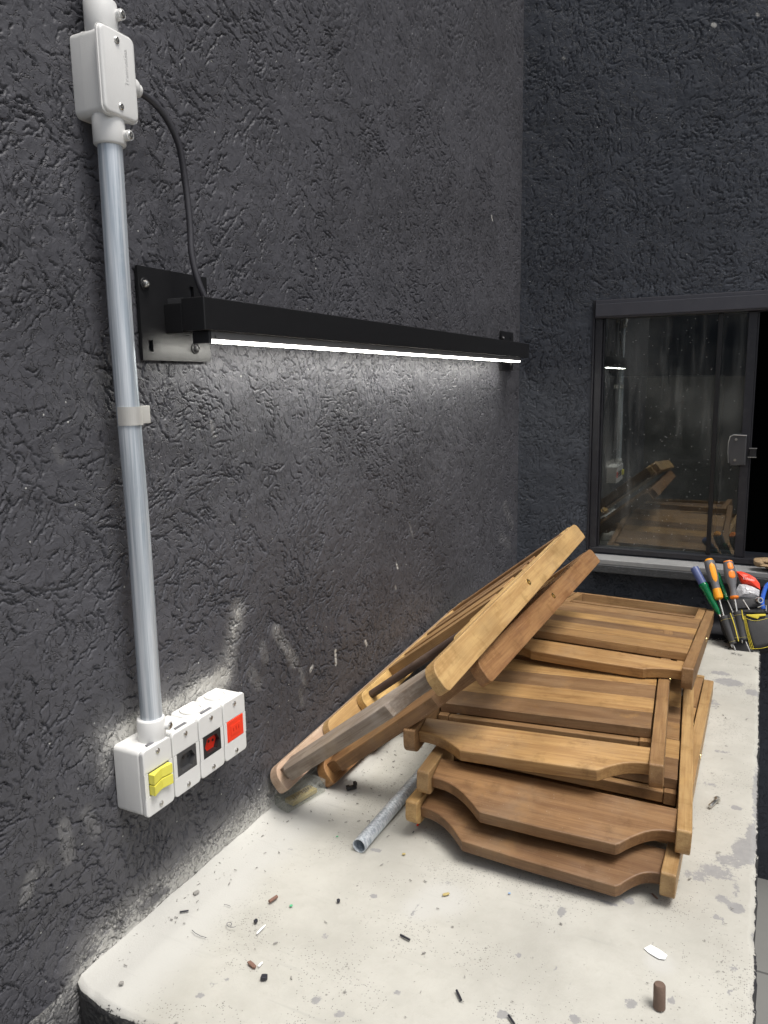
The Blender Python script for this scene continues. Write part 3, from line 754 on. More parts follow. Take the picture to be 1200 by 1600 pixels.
b = MB(); b.tube([(0.7000, D-0.0055, 0.604), (0.7385, D-0.0055, 0.6025)], 0.0014, 8); b.tube([(0.690, D-0.0055, 0.515), (0.6865, D-0.0055, 0.55), (0.6868, D-0.0055, 0.58), (0.691, D-0.0055, 0.599), (0.7005, D-0.0055, 0.604)], 0.0014, 8)
b.build('handle_trim', 'steel', hd)
b = MB()
for z in (0.590, 0.524): b.cyl((0.7085, D-0.0065, z), (0.7085, D-0.003, z), 0.004, 14)
b.build('screw', 'steel', hd)
wpart('latch', 'blackplastic', lambda b: b.box(0.749, 0.768, D+0.002, D+0.0155, 0.536, 0.561, .001))
wpart('latch_tongue', 'steel', lambda b: (b.box(0.747, 0.770, D-0.004, D+0.001, 0.5615, 0.5635, .0003), b.box(0.744, 0.770, D-0.004, D+0.001, 0.5335, 0.5355, .0003)))
# dark room behind it
rm = thing('room_interior', 'unlit dark room seen through the open window', 'room', loc=(0.9, D+0.25, FLOOR))
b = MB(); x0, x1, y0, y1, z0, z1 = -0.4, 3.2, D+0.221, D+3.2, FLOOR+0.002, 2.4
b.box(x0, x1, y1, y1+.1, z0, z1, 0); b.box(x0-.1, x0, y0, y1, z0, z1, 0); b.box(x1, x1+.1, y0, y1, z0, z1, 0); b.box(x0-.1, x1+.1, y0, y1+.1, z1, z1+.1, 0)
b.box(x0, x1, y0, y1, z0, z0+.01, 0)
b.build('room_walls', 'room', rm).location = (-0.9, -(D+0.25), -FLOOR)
b = MB(); b.box(-0.3, 0.600, D+1.50, D+1.54, FLOOR+.02, .80, .003)
tag(b.build('room_partition', 'lowwall'), 'grey brown partition standing inside the dark room behind the glass', 'partition')
# sill
si = thing('window_sill', 'worn grey stone sill with a speckled black edge under the window', 'sill', loc=(0.9, D, 0.165))
b = MB(); b.box(WX0+0.01, WX1+0.05, D-0.082, D+0.001, 0.1665, 0.183, .002, tone=.5); b.build('sill_top', 'sill', si).location = (-0.9, -D, -0.165)
b = MB(); b.box(WX0+0.006, WX1+0.05, D-0.086, D+0.001, 0.138, 0.166, .003, tone=.5); b.build('sill_edge', 'silledge', si).location = (-0.9, -D, -0.165)

# ------------------------------------------------------------------ conduit, boxes
def screw_head(b, c, nrm, r=0.0042, h=0.0018, n=16):
    c = Vector(c); nrm = Vector(nrm).normalized()
    b.lathe([(0, r), (h*0.5, r), (h, r*0.75), (h, r*0.3), (h*0.4, r*0.25), (h*0.4, 0.0)], c, c+nrm, n)
CX, CY, CRD = 0.034, 0.747, 0.0150
cond = thing('conduit_pipe', 'galvanised steel conduit running down the wall to the outlet boxes', 'pipe', loc=(CX, CY, 0.30))
def pipe_run(z0, z1):
    b = MB(); n = 28; vs = []; fs = []
    nz = max(2, int((z1-z0)/0.03))
    for i in range(nz+1):
        z = z0+(z1-z0)*i/nz
        dx = 0.0012*math.sin(z*5.1)+0.0008*math.sin(z*13)
        for j in range(n):
            a = 2*math.pi*j/n; vs.append((CRD*math.cos(a)+dx, CRD*math.sin(a)+dx*0.6, z-0.30))
    for i in range(nz):
        for j in range(n): fs.append((i*n+j, i*n+(j+1) % n, (i+1)*n+(j+1) % n, (i+1)*n+j))
    fs.append(tuple(range(n))); fs.append(tuple(nz*n+j for j in range(n)))
    b.add(vs, fs, None, None, True); return b
pipe_run(0.303, 1.090).build('pipe', 'galv', cond)
# upper run above the junction box
c2 = thing('conduit_pipe', 'short galvanised conduit rising above the junction box out of the picture', 'pipe', loc=(CX, CY, 1.22))
b = MB(); b.cyl((0, 0, 0.0), (0, 0, TOPZ-1.22), CRD, 28); b.build('pipe', 'galv', c2)
# strap clamp
b = MB()
n = 18; arc = []
for i in range(n+1):
    a = rad(-90)+rad(180)*i/n; arc.append((CX+(CRD+.0014)*math.cos(a), CY+(CRD+.0014)*math.sin(a)))
prof = [(CX-.004, CY-.0165)]+arc[:-1]+[(CX, CY+.0166)]
inner = [(CX+(CRD+.0002)*math.cos(rad(90)-rad(180)*i/n), CY+(CRD+.0002)*math.sin(rad(90)-rad(180)*i/n)) for i in range(n+1)]
b.prism(prof+inner+[(CX-.004, CY-.0153)], 0.733, 0.757, axis=2, bev=0, tone=.5)
b.box(.0195, .0230, CY+.0120, CY+.0500, 0.733, 0.757, .0008); b.box(.002, .0192, CY+.0470, CY+.0500, 0.7332, 0.7568, .0006)
cl = b.build('pipe_clamp', 'clampmetal'); tag(cl, 'pale strap clamp fixing the steel conduit to the wall', 'clamp')

def rbox(b, x0, x1, y0, y1, z0, z1, r, seg=5, front_only=False):
    """box with large rounded vertical/side edges seen from the front (x)"""
    def arcp(cy, cz, a0):
        return [(cy+r*math.cos(rad(a0+90*i/seg)), cz+r*math.sin(rad(a0+90*i/seg))) for i in range(seg+1)]
    pts = arcp(y1-r, z1-r, 0)+arcp(y0+r, z1-r, 90)+arcp(y0+r, z0+r, 180)+arcp(y1-r, z0+r, 270)
    b.prism(pts, x0, x1, axis=0, bev=min(.003, r*.6), smooth=True, seg=3)
jb = thing('junction_box', 'pale grey junction box with embossed lettering at the top of the conduit', 'junction box', loc=(0, 0.747, 1.10))
jl = (0, -0.747, -1.10)
b = MB(); rbox(b, 0.0, 0.049, 0.7260, 0.7755, 1.107, 1.203, .008); rbox(b, 0.0205, 0.0217, 0.7256, 0.7759, 1.1066, 1.2034, .008)
b.cyl((CX, CY, 1.076), (CX, CY, 1.110), 0.0195, 30, .002); b.cyl((CX, CY, 1.199), (CX, CY, 1.238), 0.0195, 30, .002)
b.cyl((CX+.012, CY+.010, 1.088), (CX+.024, CY+.0105, 1.088), 0.0062, 16); b.cyl((CX+.012, CY+.010, 1.224), (CX+.024, CY+.0105, 1.224), 0.0062, 16)
bodyj = b.build('box_body', 'pvc', jb); bodyj.location = jl
b = MB(); rbox(b, 0.0495, 0.0565, 0.7215, 0.7770, 1.1065, 1.2035, .008)
cov = b.build('cover', 'pvc', jb); cov.location = jl
b = MB(); rbox(b, 0.0492, 0.0528, 0.7197, 0.7787, 1.1045, 1.2055, .009); b.build('cover_rim', 'pvc', cov)
for z in (1.118, 1.192):
    b = MB(); screw_head(b, (0.0566, 0.747, z), (1, 0, 0), .0040); b.build('screw', 'steel', cov)
for z in (1.088, 1.224):
    b = MB(); screw_head(b, (CX+.024, CY+.0105, z), (1, 0.04, 0), .0046); b.build('screw', 'steel', bodyj)
b = MB(); b.cyl((0.030, 0.776, 1.158), (0.030, 0.800, 1.158), 0.0125, 20, .003); b.cyl((0.030, 0.800, 1.158), (0.030, 0.808, 1.158), 0.0085, 20, .002)
b.build('cable_gland', 'pvc', jb).location = jl
# small embossed lettering on covers
def text_mesh(txt, size, depth, mat, mw, parent, name='embossed_lettering'):
    cu = bpy.data.curves.new('t', 'FONT'); cu.body = txt; cu.size = size; cu.extrude = depth; cu.align_x = 'CENTER'; cu.align_y = 'CENTER'
    to = bpy.data.objects.new('t', cu); C.objects.link(to)
    bpy.context.view_layer.update()
    me = bpy.data.meshes.new_from_object(to.evaluated_get(bpy.context.evaluated_depsgraph_get()))
    bpy.data.objects.remove(to, do_unlink=True); bpy.data.curves.remove(cu)
    me.materials.clear(); me.materials.append(M[mat])
    o = bpy.data.objects.new(name, me); C.objects.link(o); o.parent = parent
    o.matrix_parent_inverse = Matrix.Identity(4); o.matrix_local = mw
    return o
# local text x -> +z (reads upwards), y -> -y, normal -> +x
TM = Matrix(((0, 0, 1, 0.0567), (0, -1, 0, 0.7600), (1, 0, 0, 1.166), (0, 0, 0, 1)))
text_mesh('Tramontina', 0.0088, 0.00012, 'pvc', TM, cov)

ob_ = thing('outlet_box_row', 'row of four pale grey outlet boxes joined side by side under the conduit', 'outlet box', loc=(0, 0.82, 0.198))
ol = (0, -0.82, -0.198)
YS = 0.704; MW = 0.0570
for i in range(4):
    y0 = YS+i*MW; z0, z1 = 0.199+0.0003*i, 0.297
    b = MB(); rbox(b, 0.0, 0.0475, y0+.0006, y0+MW-.0006, z0+.001, z1-.001, .007); rbox(b, 0.0200, 0.0211, y0+.0003, y0+MW-.0003, z0+.0007, z1-.0007, .007)
    if i == 0:
        b.cyl((CX, CY-.001, 0.293), (CX, CY-.001, 0.327), 0.0192, 30, .002)
        b.cyl((CX+.011, CY+.011, 0.312), (CX+.0215, CY+.013, 0.312), 0.006, 16)
    body = b.build('box_body', 'pvc', ob_); body.location = ol
    if i == 0:
        b = MB(); screw_head(b, (CX+.0215, CY+.013, 0.312), (1, .1, 0), .0046); b.build('screw', 'steel', body)
    if i >= 2:
        b = MB(); cy = y0+MW*0.42
        b.lathe([(0, .0185), (.0022, .0185), (.003, .0175), (.003, .0145), (.0012, .0135), (.0012, .009), (.0022, .008), (.0022, 0)], (0.0235, cy, z1-.0012), (0.0235, cy, 1), 32)
        b.build('knockout_plug', 'pvc_dust', body)
    # cover with an opening framed by an insert
    cy = y0+MW/2; oy0, oy1, oz0, oz1 = cy-.0205, cy+.0205, .229, .263
    b = MB()
    r = .006; seg = 5
    def arcp(cy_, cz_, a0): return [(cy_+r*math.cos(rad(a0+90*k_/seg)), cz_+r*math.sin(rad(a0+90*k_/seg))) for k_ in range(seg+1)]
    Y0, Y1, Z0, Z1 = y0+.0010, y0+MW-.0010, z0, z1
    b.prism(arcp(Y1-r, Z1-r, 0)+arcp(Y0+r, Z1-r, 90)+[(Y0, oz1), (Y1, oz1)], .048, .0555, axis=0, bev=.0016)
    b.prism(arcp(Y0+r, Z0+r, 180)+arcp(Y1-r, Z0+r, 270)+[(Y1, oz0), (Y0, oz0)], .048, .0555, axis=0, bev=.0016)
    b.box(.048, .0555, Y0, oy0, oz0+.0001, oz1-.0001, 0); b.box(.048, .0555, oy1, Y1, oz0+.0001, oz1-.0001, 0)
    cv = b.build('cover', 'pvc', ob_); cv.location = ol
    for z in (.2085, .2875):
        b = MB(); screw_head(b, (.0556, cy, z), (1, 0, 0), .0038); b.build('screw', 'steel', cv)
    if i < 3:
        b = MB(); b.box(.0435, .0490, y0+.018, y0+.041, z1-.0035, z1+.0006, .0004); b.build('cover_notch', 'slot', body)
    # insert
    if i == 0:
        b = MB(); b.box(.046, .0545, oy0+.0002, oy1-.0002, oz0+.0002, oz1-.0002, .0004); sw = b.build('switch_frame', 'slot', ob_); sw.location = ol
        for k_ in (0, 1):
            za = oz0+.0015+k_*.0162; zb = za+.0148
            b = MB()
            # rocker seen from the side: two slopes meeting in a shallow valley
            b.prism([(.0546, oy0+.0014), (.0546, oy1-.0014), (.0628, oy1-.0014), (.0592, cy+.002), (.0602, cy-.004), (.0648, oy0+.0014)], za, zb, axis=2, bev=.0010)
            b.build('rocker', 'yellow', sw)
    elif i in (1, 2):
        fm = 'darkgrey' if i == 1 else 'blackplastic'
        b = MB()
        # frame around a six-sided recess
        hy, hz = .0172, .0118
        hexp = [(cy-hy, (oz0+oz1)/2), (cy-hy*.62, (oz0+oz1)/2+hz), (cy+hy*.62, (oz0+oz1)/2+hz), (cy+hy, (oz0+oz1)/2), (cy+hy*.62, (oz0+oz1)/2-hz), (cy-hy*.62, (oz0+oz1)/2-hz)]
        cz = (oz0+oz1)/2
        b.prism([(oy0, cz), (oy0, oz1), (oy1, oz1), (oy1, cz), hexp[3], hexp[2], hexp[1], hexp[0]], .0477, .0557, axis=0, bev=0)
        b.prism([(oy0, cz), hexp[0], hexp[5], hexp[4], hexp[3], (oy1, cz), (oy1, oz0), (oy0, oz0)], .0477, .0557, axis=0, bev=0)
        so = b.build('socket', fm, ob_); so.location = ol
        b = MB(); b.prism(hexp, .0477, .0486, axis=0, bev=0); b.build('socket_face', 'darkgrey' if i == 1 else 'red', so)
        b = MB()
        for dy in (-.0095, 0, .0095): b.cyl((.0484, cy+dy, cz+(.002 if dy == 0 else 0)), (.0491, cy+dy, cz+(.002 if dy == 0 else 0)), .0022, 14)
        b.build('contact_hole', 'blackplastic', so)
    else:
        b = MB(); cz = (oz0+oz1)/2; oz0b, oz1b = oz0+.002, oz1-.002
        b.box(.047, .0560, oy0+.0002, oy1-.0002, oz0+.0002, oz1-.0002, .0006); so = b.build('blank_plate', 'redbright', ob_); so.location = ol
        b = MB(); b.box(.0562, .0568, cy-.012, cy+.012, cz-.008, cz+.008, .0002); so2 = b.build('raised_panel', 'redbright', so)
        b = MB()
        for dy in (-.006, .001, .007): b.box(.0570, .0573, cy+dy-.0012, cy+dy+.0012, cz-.002, cz+.004, 0)
        b.build('panel_mark', 'red', so)

# ------------------------------------------------------------------ black power cable
pts = [(0.030, 0.803, 1.158)]
ctrl = [(0.030, .812, 1.1575), (0.033, .832, 1.151), (0.037, .850, 1.136), (0.040, .868, 1.106), (0.040, .877, 1.057), (0.044, .8765, 1.005), (0.048, .872, .965), (0.054, .874, .930), (0.060, .882, .902)]
P = [Vector(c) for c in ctrl]
def catmull(P, k=8):
    out = []
    Q = [P[0]*2-P[1]]+P+[P[-1]*2-P[-2]]
    for i in range(1, len(Q)-2):
        for j in range(k):
            t = j/k; a, b_, c, d = Q[i-1], Q[i], Q[i+1], Q[i+2]
            out.append(0.5*((2*b_)+(c-a)*t+(2*a-5*b_+4*c-d)*t*t+(3*b_-a-3*c+d)*t**3))
    out.append(P[-1]); return out
b = MB(); b.tube(catmull([Vector(pts[0])]+P), .0046, 14)
cb = b.build('power_cable', 'cable'); tag(cb, 'black cable curving from the junction box down to the light bar', 'cable')

# ------------------------------------------------------------------ light bar
bar = thing('light_bar', 'long black steel light bar with a glowing strip along its underside', 'wall light', loc=(0, 0.88, 0.88))
bl = (0, -0.88, -0.88)
BX0, BX1 = 0.040, 0.080
b = MB(); b.box(BX0, BX1, .853, 2.487, .8585, .9035, .0012, grain=1); b.build('steel_tube', 'blackmetal', bar).location = bl
for (ya, yb, za, zb, nm) in ((.806, .950, .8185, .9445, 0), (2.415, 2.545, .820, .9445, 1)):
    # plate with slotted holes: built from strips so the slots are real openings
    b = MB(); x0, x1 = 0.004, 0.0085
    sl = [(yb-.040, .9125, .9275), (ya+.012, .8305, .8465)]
    ycuts = sorted([ya, yb]+[s_[0] for s_ in sl]+[s_[0]+.009 for s_ in sl])
    for i in range(len(ycuts)-1):
        a_, c_ = ycuts[i], ycuts[i+1]
        s_ = [q for q in sl if abs(q[0]-a_) < 1e-6]
        if s_: b.box(x0, x1, a_, c_, za, s_[0][1], 0); b.box(x0, x1, a_, c_, s_[0][2], zb, 0)
        else: b.box(x0, x1, a_, c_, za, zb, 0)
    pl = b.build('wall_plate', 'blackmetal', bar); pl.location = bl
    for (yy, zz) in ((ya+.012, .921), (yb-.035, .838)):
        b = MB(); b.cyl((.0086, yy, zz), (.0100, yy, zz), .0085, 24, .0004); b.build('washer', 'blackmetal', pl)
        b = MB(); b.lathe([(0, .0052), (.002, .0052), (.0045, .0038), (.0052, .002), (.0040, .0018), (.0040, 0)], (.0101, yy, zz), (1, yy, zz), 20); b.build('bolt', 'steel' if (yy < 0.9 or yy > 2.45) and zz > .9 else 'darkgrey', pl)
    yc = .8535 if nm == 0 else 2.4465
    b = MB(); b.box(.0088, BX0-.0004, yc, yc+.040, .8565, .8975, .001); b.build('bracket_arm', 'blackmetal', bar).location = bl
# thin lip seen above the near arm
b = MB(); b.box(.012, .0396, .8575, .8595, .8978, .9045, .0003); b.build('bracket_lip', 'darkgrey', bar).location = bl
b = MB(); b.box(.046, .075, .872, 2.405, .8468, .8583, .0006, grain=1); b.build('led_channel', 'ledbody', bar).location = bl
for ya, yb in ((.866, .8718), (2.4052, 2.411)):
    b = MB(); b.box(.046, .0755, ya, yb, .8415, .8583, .0006); b.build('end_cap', 'blackplastic', bar).location = bl
b = MB(); b.box(.0475, .0745, .8722, 2.4048, .8440, .8466, .0008, seg=2); b.build('light_strip', 'led', bar).location = bl
b = MB(); b.cyl((.0725, .880, .8505), (.0750, .880, .8505), .002, 12); b.build('screw', 'steel', bar).location = bl

# ------------------------------------------------------------------ folding chairs
T, CW, PT = 0.048, 0.44, 0.022
def ry(a): return rad(a)
def frame(yaw, pitch, roll):
    y, p, r = rad(yaw), rad(pitch), rad(roll)
    Rz = Matrix.Rotation(y, 4, 'Z'); Rx = Matrix.Rotation(p, 4, 'X'); Ry = Matrix.Rotation(r, 4, 'Y')
    return Rz @ Rx @ Ry
def side_profile(L, r0=0.022, rt=0.004, taper=0.004, v0=0.0, w0=0.0, w1=T, far_round=0.012):
    """post seen from the side (v, w): strongly rounded near end, softer far end"""
    pts = []
    h = w1-w0; ra = min(r0, h*0.5)
    for i in range(7):          # lower near corner
        a = rad(270-90*i/6); pts.append((v0+ra*1.05+ra*1.05*math.cos(a), w0+ra+ra*math.sin(a)))
    rb = rt
    for i in range(7):
        a = rad(180-90*i/6); pts.append((v0+rb+rb*math.cos(a), w1-rb+rb*math.sin(a)))
    rf = far_round
    for i in range(5):
        a = rad(90-90*i/4); pts.append((v0+L-rf*1.6+rf*1.6*math.cos(a), w1-taper-rf+rf*math.sin(a)))
    for i in range(4):
        a = rad(0-90*i/3); pts.append((v0+L-rf*.6+rf*.6*math.cos(a), w0+taper*0+rf*.6+rf*.6*math.sin(a)))
    return pts
def crest_outline(sn=0.052, sb=0.097, u0=PT+.0004, u1=CW-PT-.0004, a=0.100, b_=0.345):
    """board outline (u, s): straight back edge, front edge with a curved shoulder at each side"""
    pts = [(u0, 0), (u1, 0), (u1, sn)]
    n = 9
    for i in range(1, n+1):     # right shoulder, from post inwards
        t = i/n; pts.append((u1-(u1-b_)*t, sn+(sb-sn)*(1-math.cos(t*math.pi/2))**1.25))
    pts.append((b_-.006, sb+.0045))
    pts.append((0.22, sb+.006)); pts.append((a+.006, sb+.0045))
    for i in range(n, 0, -1):
        t = i/n; pts.append((u0+(a-u0)*t, sn+(sb-sn)*(1-math.cos(t*math.pi/2))**1.25))
    pts.append((u0, sn)); return pts
def make_chair(name, label, mw, L=.87, mats=None, crest=None, tilt=14, flipped=False, inner0=.15, legL=.86, seat=(.165, .655), group=None, tone=None, vback=.066, ctone=.5):
    mt = dict(post='woodC', crest='woodC', seat='woodC', leg='woodC'); mt.update(mats or {})
    r = thing(name, label, 'chair', mw=mw, group=group)
    tn = (lambda: rng.uniform(*tone)) if tone else (lambda: rng.uniform(.3, .7))
    for k_, (ua, ub) in enumerate(((0, PT), (CW-PT, CW))):
        b = MB(); b.prism(side_profile(L), ua, ub, axis=0, bev=.0018, grain=1, tone=tn())
        m_ = mt.get('post_l' if k_ == 0 else 'post_r', mt['post'])
        po = b.build('back_post', m_, r)
        # brass pivot nut on the outer face
        b = MB(); x = ua-.0012 if k_ == 0 else ub+.0012; d = -1 if k_ == 0 else 1
        b.lathe([(0, .0062), (.0012, .0060), (.0012, .0028), (.0002, .0026), (.0002, 0)], (x-.0012*d, .455, .026), (x+d, .455, .026), 18)
        b.build('pivot_bolt', 'brass', po)
    # crest rail, tilted so that its shaped edge dips
    cm = Matrix.Translation((0, vback, .046)) @ Matrix.Rotation(rad(tilt), 4, 'X') @ Matrix.Scale(-1, 4, (0, 1, 0))
    b = MB(); b.prism(crest_outline(**(crest or {})), -.0225, 0, axis=2, bev=.0022, grain=0, tone=ctone, xf=cm); b.build('crest_rail', mt['crest'], r)
    iu = PT+.0022; it = .020
    if not flipped:
        for k_, (ua, ub) in enumerate(((iu, iu+it), (CW-iu-it, CW-iu))):
            b = MB()
            pr = [(inner0, .004), (inner0, .0255), (seat[1]+.004, .0255), (seat[1]+.012, .043), (legL-.006, .043), (legL, .037), (legL, .004)]
            b.prism(pr, ua, ub, axis=0, bev=.0015, grain=1, tone=tn()); b.build('leg', mt['leg'], r)
        st_ = [.2, .95, .45, .8, .1, .65]; rng.shuffle(st_)
        b = MB(); n = 6; w_ = (seat[1]-seat[0])/n
        for i in range(n):
            d1, d2 = rng.uniform(-.0012, .0012), rng.uniform(-.0012, .0012)
            b.box(iu+.0008+d1, CW-iu-.0008+d2, seat[0]+i*w_+.0006, seat[0]+(i+1)*w_-.0006, .0262, .0445+rng.uniform(-.0004, .0006), .0012, grain=0, tone=st_[i])
        b.build('seat', mt['seat'], r)
        b = MB(); b.box(iu+it+.0006, CW-iu-it-.0006, legL-.160, legL-.138, .010, .040, .0018, grain=0, tone=tn()); b.build('stretcher', mt['leg'], r)
        b = MB(); b.box(PT+.0006, CW-PT-.0006, legL+.0015, legL+.0165, .008, .043, .0018, grain=0, tone=tn()); b.build('stretcher', mt['post'], r)
        b = MB(); b.box(iu+it+.0008, CW-iu-it-.0008, inner0+.002, inner0+.02, .004, .024, .0015, grain=0, tone=tn()); b.build('stretcher', mt['leg'], r)
    return r
GR = 'folded wooden chairs piled on the bench'
def at(pos, R): return Matrix.Translation(pos) @ R
make_chair('folding_chair', 'bottom folded wooden chair of the flat stack, resting on the steel pipe offcut', at((.262, 1.092, .0235), frame(-.4, -.5, 1.5)), L=.86, mats=dict(post='woodA', crest='woodD', leg='woodC'),
           crest=dict(sn=.052, sb=.094, a=.110, b_=.365), tilt=13, ctone=.35, group=GR)
make_chair('folding_chair', 'folded wooden chair second from the bottom of the flat stack, long post showing', at((.279, 1.102, .0775), frame(4.06, -1.0, 2.2)), L=.86, mats=dict(post='woodA', crest='woodD', seat='woodC'),
           crest=dict(sn=.052, sb=.100, a=.116, b_=.340), tilt=14, ctone=.55, group=GR)
make_chair('folding_chair', 'folded wooden chair third in the flat stack, with the wide seat showing in front', at((.232, 1.154, .121), frame(4.6, -1.2, -1.2)), L=.78, legL=.74, mats=dict(post='woodC', crest='woodC', seat='woodC'),
           crest=dict(sn=.046, sb=.078, a=.104, b_=.345), tilt=10, ctone=.85, seat=(.145, .585), inner0=.13, group=GR)  # crest tone raised: light from above is put into the board's colour
make_chair('folding_chair', 'topmost folded wooden chair of the flat stack, pushed back towards the window', at((.2425, 1.565, .168), frame(0.0, -7.45, 1.3)), L=.875, mats=dict(post='woodC', crest='woodC', seat='woodC', leg='woodC'),
           crest=dict(sn=.038, sb=.052, a=.10, b_=.35), tilt=16, ctone=.8, seat=(.160, .650), inner0=.14, group=GR, vback=.058)

def rotvec(r_):
    v = Vector(r_); th = v.length; return Matrix.Rotation(th, 4, v/th)
def leaning_chair(label, pos, rv, mats, L=.875, legL=.74, crest=None):
    mt = mats
    r = thing('folding_chair', label, 'chair', mw=Matrix.Translation(pos) @ rotvec(rv), group=GR)
    for k_, (ua, ub) in enumerate(((0, PT), (CW-PT, CW))):
        b = MB(); b.prism(side_profile(L, r0=.009, rt=.024), ua, ub, axis=0, bev=.0016, grain=1, tone=rng.uniform(.4, .7))
        po = b.build('back_post', mt['post_l'] if k_ == 0 else mt['post_r'], r)
        b = MB(); x = ua-.0012 if k_ == 0 else ub+.0012; d = -1 if k_ == 0 else 1
        b.lathe([(0, .0068), (.0014, .0066), (.0014, .003), (.0002, .0028), (.0002, 0)], (x-.0012*d, .455, .027), (x+d, .455, .027), 18)
        b.build('pivot_bolt', 'brass', po)
    cm = Matrix.Translation((0, .054, .043)) @ Matrix.Rotation(rad(6), 4, 'X') @ Matrix.Scale(-1, 4, (0, 1, 0))
    b = MB(); b.prism(crest_outline(**(crest or dict(sn=.040, sb=.056, a=.05, b_=.33))), -.024, 0, axis=2, bev=.002, grain=0, tone=.5, xf=cm); b.build('crest_rail', mt['crest'], r)
    iu = PT+.0020; it = .019
    for k_, (ua, ub) in enumerate(((iu, iu+it), (CW-iu-it, CW-iu))):
        b = MB(); b.prism(side_profile(legL, r0=.010, rt=.022, v0=.155, far_round=.010), ua, ub, axis=0, bev=.0016, grain=1, tone=rng.uniform(.4, .9)); b.build('leg', mt['leg'], r)
    ju = iu+it+.0016; jt = .018
    for (ua, ub) in ((ju, ju+jt), (CW-ju-jt, CW-ju)):
        b = MB(); b.prism(side_profile(.46, r0=.010, rt=.020, v0=.265, w0=.002, w1=.046, far_round=.010), ua, ub, axis=0, bev=.0015, grain=1, tone=rng.uniform(.6, .95)); b.build('seat_rail', mt['leg'], r)
    for v_, m_ in ((.300, 'wooddark'), (.560, 'woodD')):
        b = MB(); b.cyl((ju+jt, v_, .030), (CW-ju-jt, v_, .030), .0085, 18); b.build('dowel_rod', m_, r)
    b = MB()
    for i, (va, vb) in enumerate(((.395, .435), (.475, .545), (.600, .640), (.655, .700))):
        b.box(ju+jt+.0006, CW-ju-jt-.0006, va, vb, .0285, .0465, .0016, grain=0, tone=rng.uniform(.2, .9))
    b.build('seat', mt['seat'], r)
    for va, w in ((.800, .046), (.850, .044)):
        b = MB(); b.box(PT+.0006, CW-PT-.0006, va, va+.018, w-.034, w, .0018, grain=0, tone=rng.uniform(.2, .6)); b.build('stretcher', mt['cross'], r)
    return r
leaning_chair('honey coloured folded chair on top of the leaning pair, with a dusty post end', (.0290, 1.0560, .0425), (.0770, -.6726, -.0593),
              dict(post_l='woodpale', post_r='woodA', crest='woodgrey', leg='woodA', seat='woodC', cross='woodD'), crest=dict(sn=.040, sb=.058, a=.048, b_=.335))
leaning_chair('reddish brown folded chair leaning under the honey coloured one', (.0560, 1.1743, .0005), (.0157, -.6925, -.0261),
              dict(post_l='woodB', post_r='woodB', crest='woodD', leg='woodD', seat='woodC', cross='woodD'), crest=dict(sn=.040, sb=.058, a=.060, b_=.335))

# ------------------------------------------------------------------ pipe offcut, plastic box and litter on the bench
pa = hit(561, 1322, 2, .0125); pb = hit(648, 1222, 2, .0125); dd = (pb-pa).normalized()
po_ = MB(); po_.pipe(pa-pa, (pa+dd*.62)-pa, .0122, .0012)
o = po_.build('pipe_offcut', 'galv'); o.location = pa
tag(o, 'cut piece of steel pipe lying under the flat stack of chairs, open end showing', 'pipe')

bx = thing('clear_plastic_box', 'small clear plastic case lying against the foot of the wall', 'box', loc=hit(470, 1248, 2, .002))
a_ = hit(447, 1262, 2, 0); c_ = hit(505, 1228, 2, 0); ang = math.atan2(c_.y-a_.y, c_.x-a_.x)
bx.rotation_euler = (0, 0, ang)
b = MB(); L2, w2, h2 = .050, .018, .022
for q in ((-L2, L2, -w2, w2, 0, .0015), (-L2, L2, -w2, -w2+.0012, .0016, h2), (-L2, L2, w2-.0012, w2, .0016, h2), (-L2, -L2+.0012, -w2+.0013, w2-.0013, .0016, h2), (L2-.0012, L2, -w2+.0013, w2-.0013, .0016, h2)):
    b.box(*q, .0004)
b.build('case_body', 'clear', bx)
b = MB(); b.box(-L2-.001, L2+.001, -w2-.001, w2+.001, h2+.0002, h2+.002, .0005); b.build('case_lid', 'clear', bx)
b = MB(); b.box(-.030, .034, -.011, .012, .0018, .010, .001); b.build('case_insert', 'debristan', bx)
b = MB()
for i in range(9): b.cyl((-.02+i*.006, -.006+rng.uniform(-.003, .008), .0105), (-.018+i*.006, .004, .0125), .0013, 8)
b.build('brass_pins', 'brass', bx)

def chip(name, label, cat, u, v, L, w, h, mat, ang=None, rnd=False, tip=None, z=0.0, bev=.0006, group=None):
    """small loose piece on the bench; tip = pixel its long axis points to"""
    p = hit(u, v, 2, 0.0)
    if tip: q = hit(tip[0], tip[1], 2, 0.0); ang = math.atan2(q.y-p.y, q.x-p.x)
    b = MB()
    if rnd: b.cyl((-L/2, 0, h/2), (L/2, 0, h/2), h/2, 12)
    else:
        pts = [(-L/2, -w*.4), (-L*.2, -w*.5), (L*.3, -w*.42), (L/2, -w*.1), (L*.42, w*.45), (0, w*.5), (-L*.45, w*.38)]
        b.prism(pts, 0, h, axis=2, bev=min(bev, h*.3))
    o = b.build(name, mat); o.location = (p.x, p.y, 0.0022+z); o.rotation_euler = (rng.uniform(-.04, .04), rng.uniform(-.04, .04), ang or 0)
    return tag(o, label, cat, group)
chip('paper_scrap', 'white oval paper scrap lying behind the brown dowel stub', 'scrap', 1025, 1491, .030, .017, .001, 'white', tip=(1045, 1505))
chip('wire_clipping', 'thin black clipping near the middle front of the bench', 'clipping', 633, 1468, .017, .004, .003, 'debrisblack', tip=(642, 1473), rnd=True)
chip('wire_clipping', 'black clipping standing out below the longest bare stretch, right of the lowest stains', 'clipping', 717, 1559, .017, .004, .0032, 'debrisblack', tip=(721, 1568), rnd=True)
chip('wire_clipping', 'black clipping cut off by the bottom edge of the picture', 'clipping', 799, 1597, .014, .004, .003, 'debrisblack', tip=(803, 1603), rnd=True)
